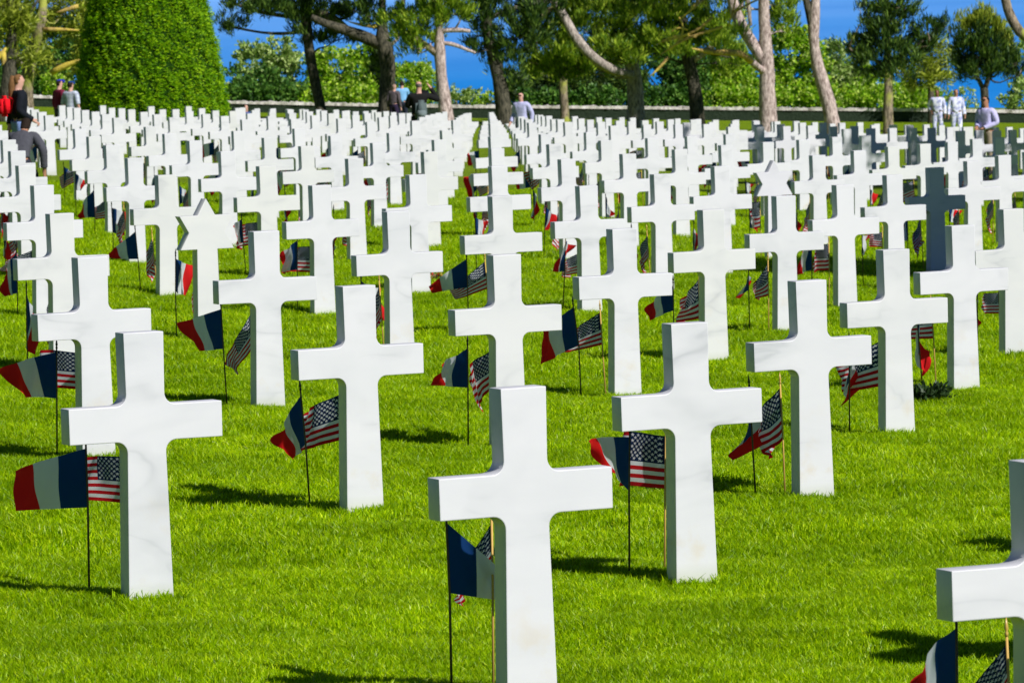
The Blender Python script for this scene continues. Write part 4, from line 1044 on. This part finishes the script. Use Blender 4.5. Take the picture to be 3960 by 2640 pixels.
    build_bush('evergreen_shrub', 'black-green thicket behind the small spotted stem', 1330, 252,
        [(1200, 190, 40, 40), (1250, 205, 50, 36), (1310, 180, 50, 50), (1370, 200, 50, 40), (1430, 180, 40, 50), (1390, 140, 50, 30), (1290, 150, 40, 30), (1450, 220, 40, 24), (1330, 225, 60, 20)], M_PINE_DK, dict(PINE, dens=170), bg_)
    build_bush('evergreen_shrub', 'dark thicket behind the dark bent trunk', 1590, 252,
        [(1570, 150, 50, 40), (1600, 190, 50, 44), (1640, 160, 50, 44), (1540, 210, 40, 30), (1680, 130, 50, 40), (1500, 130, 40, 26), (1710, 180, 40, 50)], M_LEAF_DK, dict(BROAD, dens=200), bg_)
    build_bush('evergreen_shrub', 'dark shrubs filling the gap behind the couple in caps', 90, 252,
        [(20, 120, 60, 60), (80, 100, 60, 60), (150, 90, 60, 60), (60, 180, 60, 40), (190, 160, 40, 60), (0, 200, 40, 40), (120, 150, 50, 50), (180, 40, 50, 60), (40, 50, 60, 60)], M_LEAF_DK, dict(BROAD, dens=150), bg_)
    # pines outside the frame on the right: their shade falls over the graves
    for k, (rx_, d_, h_, s_, nq) in enumerate(SHADE_TREES):
        fx, fy = fwd_w[0], fwd_w[1]; n = math.hypot(fx, fy); fx /= n; fy /= n
        x, y = d_ * fx + rx_ * fy, d_ * fy - rx_ * fx
        g = Vector((x, y, float(land(x, y)))); root = empty('pine_tree', g)
        tube('trunk', [(0, 0, -.4), (.1, .05, h_ * .3), (-.15, .1, h_ * .6), (0, 0, h_)], [.36, .28, .20, .08], 10, True, M_BARK_DARK, root, True, .06)
        Vs = []; Fs = []; off = 0
        for q in range(nq):
            c = np.array([rng.uniform(-1, 1) * 2.2 * s_, rng.uniform(-1, 1) * 2.2 * s_, h_ * rng.uniform(.62, 1.05)])
            m_ = 90; u = nrg.normal(size=(m_, 3)); u /= np.linalg.norm(u, axis=1)[:, None]; P = c + u * np.array([1.2, 1.2, .6]) * min(1, s_ + .25) * nrg.uniform(.3, 1, (m_, 1))
            V, F = sprays(P, u * .5, 8, .28, .05, .8, .3); Vs.append(V); Fs.append(F + off); off += len(V)
        mesh_obj('crown', np_mesh('crown', np.concatenate(Vs), np.concatenate(Fs)), root, M_PINE_DK)
        tag(root, 'pine standing outside the right edge that shades the graves, number ' + ORD[k + 1], 'tree', gp)
# ------------------------------------------------------------------ visitors
SKIN_L = mat_flat('fair_skin', (.62, .34, .26), .5, .4); SKIN_D = mat_flat('brown_skin', (.22, .10, .06), .5, .4); SKIN_T = mat_flat('tan_skin', (.42, .20, .12), .5, .4)
_mc = {}
def cloth(rgb, nz=.15):
    k = tuple(rgb)
    if k not in _mc: _mc[k] = mat_flat('fabric', rgb, .85, .15, nz, 14, .5, .03)
    return _mc[k]

def plaid(a, b):
    t = NT('check_fabric'); co = t.obj(); sep = t.n('ShaderNodeSeparateXYZ'); t.link(co, sep.inputs[0])
    def st(s, f): return t.math('GREATER_THAN', t.math('SINE', t.math('MULTIPLY', s, f)), .55)
    f = t.math('MULTIPLY', t.math('ADD', t.math('ADD', st(sep.outputs[2], 60), st(sep.outputs[0], 60)), st(sep.outputs[1], 60)), .4)
    return t.done(t.bsdf(t.mix(f, c4(*a), c4(*b)), .85, .15))

J0 = dict(pel=(0, 0, .96), wst=(0, 0, 1.08), chs=(0, .01, 1.30), nck=(0, 0, 1.47), jaw=(0, .02, 1.56), hed=(0, .015, 1.65), crn=(0, 0, 1.72))
R0 = dict(pel=(.155, .11), wst=(.140, .10), chs=(.165, .115), nck=(.056, .056), jaw=(.062, .075), hed=(.076, .094), crn=(.058, .070))

def person(label, px, Z, face, height=1.75, lean=0.0, arms=None, legs=None, skin=None, shirt=None, long_sleeve=True, pants=None, shoe=(.02, .02, .02),
           hair=(.03, .02, .015), hair_len=0, bald=False, cap=None, turn=0.0, glasses=False, at=None, rot=None, sit=False):
    """faces local +y; face = turn in radians from looking away from the camera (0) anticlockwise"""
    skin = skin or SKIN_L; Z *= 1.036
    J = {k: Vector(v) for k, v in J0.items()}; R = dict(R0)
    for s, n in ((-1, 'l'), (1, 'r')):
        J['sh' + n] = Vector((s * .185, 0, 1.42)); R['sh' + n] = (.062, .062)
        a = (arms or {}).get(n, ((s * .25, -.02, 1.13), (s * .27, .06, .88)))
        J['el' + n] = Vector(a[0]); R['el' + n] = (.042, .042)
        J['wr' + n] = Vector(a[1]); R['wr' + n] = (.028, .028)
        d = (J['wr' + n] - J['el' + n]).normalized()
        J['pm' + n] = J['wr' + n] + d * .07; R['pm' + n] = (.036, .020)
        side = d.cross(Vector((0, 1, 0)));
        side = side.normalized() if side.length > .2 else Vector((1, 0, 0))
        oth = side.cross(d)
        for q in range(4):
            J['f%d%s' % (q, n)] = J['pm' + n] + d * (.075 + .012 * (1 - abs(q - 1.3))) + oth * (q - 1.5) * .019 + side * .018; R['f%d%s' % (q, n)] = (.009, .009)
        J['th' + n] = J['wr' + n] + d * .075 + oth * .055; R['th' + n] = (.010, .010)
        l = (legs or {}).get(n, ((s * .11, .02, .52), (s * .12, 0, .09)))
        J['hp' + n] = Vector((s * .09, 0, .90)); R['hp' + n] = (.092, .10)
        J['kn' + n] = Vector(l[0]); R['kn' + n] = (.058, .062)
        J['an' + n] = Vector(l[1]); R['an' + n] = (.038, .042)
        J['to' + n] = J['an' + n] + Vector((s * .02, .17, -.045)); R['to' + n] = (.036, .030)
    if lean:
        rm = Matrix.Rotation(-lean, 4, 'X'); piv = J['pel'].copy()
        for k in J:
            if k[:2] in ('ws', 'ch', 'nc', 'ja', 'he', 'cr', 'sh', 'el', 'wr', 'pm', 'th', 'f0', 'f1', 'f2', 'f3'): J[k] = piv + rm @ (J[k] - piv)
    if turn:
        rm = Matrix.Rotation(turn, 4, 'Z')
        for k in ('jaw', 'hed', 'crn'): J[k] = J['nck'] + rm @ (J[k] - J['nck'])
    E_ = [('pel', 'wst'), ('wst', 'chs'), ('chs', 'nck'), ('nck', 'jaw'), ('jaw', 'hed'), ('hed', 'crn')]
    for n in 'lr':
        E_ += [('chs', 'sh' + n), ('sh' + n, 'el' + n), ('el' + n, 'wr' + n), ('wr' + n, 'pm' + n), ('wr' + n, 'th' + n)] + [('pm' + n, 'f%d%s' % (q, n)) for q in range(4)]
        E_ += [('pel', 'hp' + n), ('hp' + n, 'kn' + n), ('kn' + n, 'an' + n), ('an' + n, 'to' + n)]
    keys = list(J); ix = {k: i for i, k in enumerate(keys)}; sc_ = height / 1.77
    me = bpy.data.meshes.new('b'); me.from_pydata([tuple(J[k] * sc_) for k in keys], [(ix[a], ix[b]) for a, b in E_], [])
    tmp = bpy.data.objects.new('b', me); ROOT.objects.link(tmp)
    md = tmp.modifiers.new('s', 'SKIN'); sd = me.skin_vertices[0].data
    for k, i in ix.items(): sd[i].radius = (R[k][0] * sc_, R[k][1] * sc_); sd[i].use_root = (k == 'pel')
    md.use_smooth_shade = True; ms = tmp.modifiers.new('u', 'SUBSURF'); ms.levels = 2; ms.render_levels = 2
    dg = bpy.context.evaluated_depsgraph_get(); ev = tmp.evaluated_get(dg); body = bpy.data.meshes.new_from_object(ev)
    bpy.data.objects.remove(tmp); bpy.data.meshes.remove(me)
    V = np.zeros(len(body.vertices) * 3); body.vertices.foreach_get('co', V); V = V.reshape(-1, 3)
    # which bone is each vertex nearest to
    best = np.full(len(V), 1e9); lab = np.zeros(len(V), int)
    for bi, (a, b) in enumerate(E_):
        A = np.array(J[a] * sc_); B = np.array(J[b] * sc_); d = B - A; t = np.clip(((V - A) @ d) / (d @ d), 0, 1)
        ds = np.linalg.norm(V - (A + t[:, None] * d), axis=1) / (.03 + (R[a][0] * (1 - t) + R[b][0] * t))
        m_ = ds < best; best[m_] = ds[m_]; lab[m_] = bi
    def kind(bi):
        a, b = E_[bi]
        if b in ('jaw', 'hed', 'crn'): return 'head'
        if b == 'nck': return 'torso_up'
        if a in ('pel', 'wst', 'chs') and not b.startswith('hp'): return 'torso'
        if b.startswith('hp'): return 'hip'
        return {'el': 'uarm', 'wr': 'farm', 'pm': 'hand', 'th': 'hand', 'f0': 'hand', 'f1': 'hand', 'f2': 'hand', 'f3': 'hand', 'kn': 'thigh', 'an': 'shin', 'to': 'foot'}[b[:2]]
    vk = np.array([kind(b) for b in lab])
    # a face: brow, nose and chin
    hc = np.array(J['hed'] * sc_); fd = np.array([-math.sin(turn), math.cos(turn), 0]); rtl = np.array([fd[1], -fd[0], 0])
    rel = V - hc; u = rel @ rtl; f = rel @ fd; z = rel[:, 2]
    nose = (f > .05) * np.exp(-(u / .016) ** 2 - ((z + .025) / .03) ** 2) * .026
    eye = (f > .05) * np.exp(-((abs(u) - .032) / .014) ** 2 - ((z - .005) / .012) ** 2) * -.010
    chin = (f > .0) * np.exp(-(u / .03) ** 2 - ((z + .10) / .03) ** 2) * .012
    hd = vk == 'head'
    V[hd] += (nose + eye + chin)[hd][:, None] * fd
    body.vertices.foreach_set('co', V.ravel()); body.update()
    body.materials.append(skin)
    g = at if at is not None else on_land(px, Z)
    fwv = Vector((fwd_w[0], fwd_w[1], 0)).normalized(); base = math.atan2(fwv.y, fwv.x) - math.pi / 2
    body.name = 'person'
    o = mesh_obj('person', body); o.location = g; o.rotation_euler = (0, 0, base + face)
    if sit: pass
    N_ = np.zeros(len(body.vertices) * 3); body.vertices.foreach_get('normal', N_); N_ = N_.reshape(-1, 3)
    polys = [tuple(p.vertices) for p in body.polygons]
    def shell(name, sel, off, mat, flare=0.0):
        fs = [p for p in polys if all(sel[v] for v in p)]
        if not fs: return
        used = sorted({v for p in fs for v in p}); mp = {v: i for i, v in enumerate(used)}
        VV_ = V[used] + N_[used] * (off if np.isscalar(off) else off[used][:, None])
        VV_ += nrg.normal(size=VV_.shape) * .0015
        m2 = bpy.data.meshes.new(name); m2.from_pydata([tuple(v) for v in VV_], [], [tuple(mp[v] for v in p) for p in fs]); m2.update()
        for p in m2.polygons: p.use_smooth = True
        ob = mesh_obj(name, m2, o, mat)
        so = ob.modifiers.new('t', 'SOLIDIFY'); so.thickness = .006; so.offset = -1
        return ob
    waist = .965 * sc_
    up = np.isin(vk, ['torso', 'torso_up', 'uarm'] + (['farm'] if long_sleeve else []))
    neckz = (V - np.array(J['nck'] * sc_)) @ np.array((J['nck'] - J['chs']).normalized())
    if not long_sleeve:
        pass
    up &= ~((vk == 'torso_up') & (neckz > .0))
    hipm = np.isin(vk, ['torso', 'hip']) & (V[:, 2] < waist + (.30 if False else .0))
    low = np.isin(vk, ['hip', 'thigh', 'shin']) | ((vk == 'torso') & (V[:, 2] < 1.0 * sc_))
    shell('trousers', low, .018, pants if pants is not None else cloth((.04, .045, .06)))
    shell('shirt', up & ~((vk == 'torso') & (V[:, 2] < .93 * sc_)), .024, shirt)
    shell('shoes', vk == 'foot', .012, cloth(shoe))
    headm = hd & (((z > .035) & ~((f > .045) & (z < .07))) | ((f < -.005) & (z > -.08)) | ((abs(u) > .06) & (f < .03) & (z > -.02)))
    if not bald: shell('hair', headm, .014, cloth(hair, .3))
    else: shell('hair', hd & (f < .01) & (z < .03) & (z > -.07), .008, cloth(hair, .3))
    if cap: 
        shell('cap', hd & (z > .03), .020, cloth(cap))
        tube('cap_peak', [tuple(hc + fd * .085 + np.array([0, 0, .035])), tuple(hc + fd * .15 + np.array([0, 0, .02]))], [.055, .035], 10, True, cloth(cap), o)
    if hair_len:
        b_ = hc - fd * .085
        tube('hair_tail', [tuple(b_ + np.array([0, 0, .06])), tuple(b_ - fd * .03 + np.array([0, 0, -.10])), tuple(b_ - fd * .05 + np.array([0, 0, -hair_len * .7])), tuple(b_ - fd * .02 + np.array([0, 0, -hair_len]))], [.05, .07, .05, .015], 8, True, cloth(hair, .3), o)
    if glasses:
        tube('sunglasses', [tuple(hc + rtl * .062 + fd * .075 + np.array([0, 0, .006])), tuple(hc + fd * .100 + np.array([0, 0, .006])), tuple(hc - rtl * .062 + fd * .075 + np.array([0, 0, .006]))], [.014, .014, .014], 6, True, cloth((.02, .012, .01)), o)
    tag(o, label, 'person')
    return o

def rounded_bag(name, label, size, loc, rz, mat, pocket, cat):
    bm = bmesh.new(); bmesh.ops.create_cube(bm, size=1)
    for v in bm.verts:
        v.co.x *= size[0] * (1 - .18 * (v.co.z > 0)); v.co.y *= size[1]; v.co.z *= size[2]
    bmesh.ops.bevel(bm, geom=bm.edges[:], offset=min(size) * .35, segments=4, affect='EDGES')
    for f in bm.faces: f.smooth = True
    me = bpy.data.meshes.new(name); bm.to_mesh(me); bm.free()
    o = mesh_obj(name, me, None, mat); o.location = loc; o.rotation_euler = (0, 0, rz)
    bm = bmesh.new(); bmesh.ops.create_cube(bm, size=1)
    for v in bm.verts:
        v.co.x *= size[0] * .72; v.co.y = v.co.y * size[1] * .4 - size[1] * .55; v.co.z = v.co.z * size[2] * .4 - size[2] * .18
    bmesh.ops.bevel(bm, geom=bm.edges[:], offset=min(size) * .12, segments=3, affect='EDGES')
    for f in bm.faces: f.smooth = True
    me = bpy.data.meshes.new('pocket'); bm.to_mesh(me); bm.free(); mesh_obj('pocket', me, o, pocket)
    tube('strap', [(size[0] * .25, size[1] * .3, size[2] * .45), (size[0] * .28, size[1] * .9, size[2] * .3), (size[0] * .28, size[1] * .55, -size[2] * .3)], [.014] * 3, 6, True, pocket, o)
    tag(o, label, cat); return o

def build_people():
    rel = lambda o, v: o.matrix_basis @ Vector(v)
    t = NT('blotched_uniform'); nn = t.noise(t.obj(), 9, 3, .6)
    white = t.done(t.bsdf(t.ramp(nn, [(.38, (.36, .38, .66)), (.50, (.66, .67, .90)), (.62, (.92, .92, 1.0))]), .85, .15, nn, .5, .03)); PI = math.pi
    # woman at the far left
    o = person('woman with long fair hair and black top, walking with a red bag on her back', 48, 99, -1.15, 1.86, skin=SKIN_L, shirt=cloth((.010, .012, .018)), pants=cloth((.20, .28, .55)),
               hair=(.20, .10, .04), hair_len=.44, turn=-.35, arms={'r': ((.23, -.08, 1.14), (.20, .16, .98)), 'l': ((-.23, -.05, 1.14), (-.20, -.10, .90))})
    rounded_bag('shoulder_bag', 'bright red bag slung behind the fair-haired woman', (.30, .16, .36), rel(o, (-.02, -.25, 1.28)), o.rotation_euler.z, cloth((.75, .006, .015)), cloth((.45, .004, .01)), 'bag')
    # grey hoodie man seen from behind
    person('dark-haired man in grey hooded jacket bending among the crosses, seen from behind', 44, 86, -.25, 1.76, lean=.62, at=on_land(44, 89) - Vector((0, 0, .40)), legs={'l': ((-.13, .34, .70), (-.13, .02, .47)), 'r': ((.13, .36, .74), (.14, .06, .46))}, skin=SKIN_T, shirt=cloth((.075, .075, .09)), pants=cloth((.03, .035, .05)),
           hair=(.022, .014, .010), turn=-.1, arms={'l': ((-.30, .12, 1.20), (-.26, .36, 1.05)), 'r': ((.34, .06, 1.20), (.33, .26, 1.00))})
    person('man in maroon shirt and royal blue cap, left of a couple', 140, 152, -1.0, 1.80, shirt=cloth((.16, .012, .035)), pants=cloth((.05, .05, .06)), cap=(.03, .04, .40))
    person('man in pale checked shirt and navy cap, right of a couple', 166, 151, -.6, 1.76, shirt=plaid((.55, .60, .68), (.30, .32, .42)), long_sleeve=False, pants=cloth((.55, .52, .48)), cap=(.01, .05, .22))
    # behind the backpack man
    person('person in dark patterned top leaning out beside the stout pine', 906, 206, -.5, 1.66, shirt=cloth((.10, .08, .09), .6), pants=cloth((.03, .02, .05)), lean=.12, hair=(.45, .28, .22))
    person('man in light blue shirt and dark trousers, seen from behind', 926, 208, .1, 1.74, shirt=cloth((.22, .47, .80)), long_sleeve=False, pants=cloth((.02, .025, .045)), arms={'l': ((-.30, .0, 1.16), (-.33, .16, 1.02)), 'r': ((.24, .12, 1.14), (.12, .30, 1.10))})
    o = person('grey-haired man in black jacket raising a phone to take a picture', 966, 139, .15, 1.95, shirt=cloth((.012, .012, .012)), pants=cloth((.015, .02, .02)), bald=True, hair=(.14, .12, .11), turn=-.5,
               arms={'r': ((.44, .10, 1.30), (.30, .22, 1.56)), 'l': ((-.25, .10, 1.18), (-.10, .30, 1.30))})
    rounded_bag('backpack', 'grey rucksack worn by the man in the black jacket', (.31, .19, .50), rel(o, (0.02, -.21, 1.20)), o.rotation_euler.z, cloth((.10, .13, .13), .3), cloth((.16, .20, .20), .3), 'rucksack')
    ph = rel(o, (.20, .30, 1.64))
    bm = bmesh.new(); bmesh.ops.create_cube(bm, size=1); bmesh.ops.scale(bm, vec=(.15, .012, .075), verts=bm.verts); bmesh.ops.bevel(bm, geom=bm.edges[:], offset=.005, segments=2, affect='EDGES')
    me = bpy.data.meshes.new('phone'); bm.to_mesh(me); bm.free(); q = mesh_obj('phone', me, None, cloth((.01, .01, .015))); q.location = ph; q.rotation_euler = (0, 0, o.rotation_euler.z)
    tag(q, 'black phone held up by the man with the rucksack', 'phone')
    person('bald man in pale lilac shirt striding along the middle aisle', 1200, 158, PI - .45, 1.76, shirt=cloth((.48, .48, .72)), pants=cloth((.04, .05, .09)), bald=True, hair=(.5, .4, .35), skin=SKIN_L, glasses=True,
           arms={'l': ((-.30, -.06, 1.15), (-.30, -.02, .90)), 'r': ((.24, -.05, 1.16), (.28, .10, .92))}, legs={'l': ((-.10, .14, .50), (-.11, .10, .10)), 'r': ((.10, -.06, .52), (.11, -.28, .14))})
    person('left one of two people in white uniforms, brown-skinned, hand on hip', 2155, 206, PI - .25, 1.84, skin=SKIN_D, shirt=white, pants=white, shoe=(.6, .6, .62), arms={'r': ((.32, -.06, 1.18), (.22, .02, 1.02))})
    person('right one of two people in white uniforms, arms hanging', 2198, 205, PI + .1, 1.90, skin=SKIN_T, shirt=white, pants=white, shoe=(.6, .6, .62), hair=(.12, .08, .06), legs={'l': ((-.10, .10, .50), (-.11, .06, .09)), 'r': ((.10, -.02, .52), (.11, -.12, .10))})
    person('dark-haired man in lilac shirt and dark tie holding his hands at his belt', 2268, 133, PI - .75, 1.88, skin=SKIN_T, shirt=cloth((.55, .52, .80)), pants=cloth((.34, .27, .20)), hair=(.006, .005, .005), glasses=True,
           arms={'l': ((-.27, -.04, 1.15), (-.08, .20, 1.04)), 'r': ((.27, -.04, 1.15), (.10, .20, 1.06))})
    for k, (px, lab) in enumerate(((1823, 'seated visitor in light blue shirt behind the wall, left of two'), (1836, 'seated visitor in light blue shirt behind the wall, right of two'))):
        top = PX(px, 222 if k == 0 else 214, 251); at = top - Vector((0, 0, 1.72))
        person(lab, px, 242, .2 - .3 * k, 1.72, shirt=cloth((.25, .50, .85)), pants=cloth((.05, .06, .1)), at=at)
    top = PX(565, 238, 200); person('visitor in a blue jacket glimpsed between headstone tops below the pale bush', 565, 200, PI, 1.70, shirt=cloth((.05, .10, .30)), at=top - Vector((0, 0, 1.70)))
SHADE_TREES = [(8.9, 56.6, 6.4, .55, 40), (13.4, 93, 11.5, 1.05, 46), (15.4, 108, 11.5, 1.1, 46), (16.4, 123, 11.5, 1.1, 46), (13.8, 127, 11.0, 1.0, 40), (18.6, 139, 12, 1.1, 46)]
def SKIP(i, j): return j in (18, 19, 20)      # a grass walk between two plots
build_land(); build_sea(); build_grass()
made, place = build_graves()
build_flags(made, place)
build_background()
build_people()
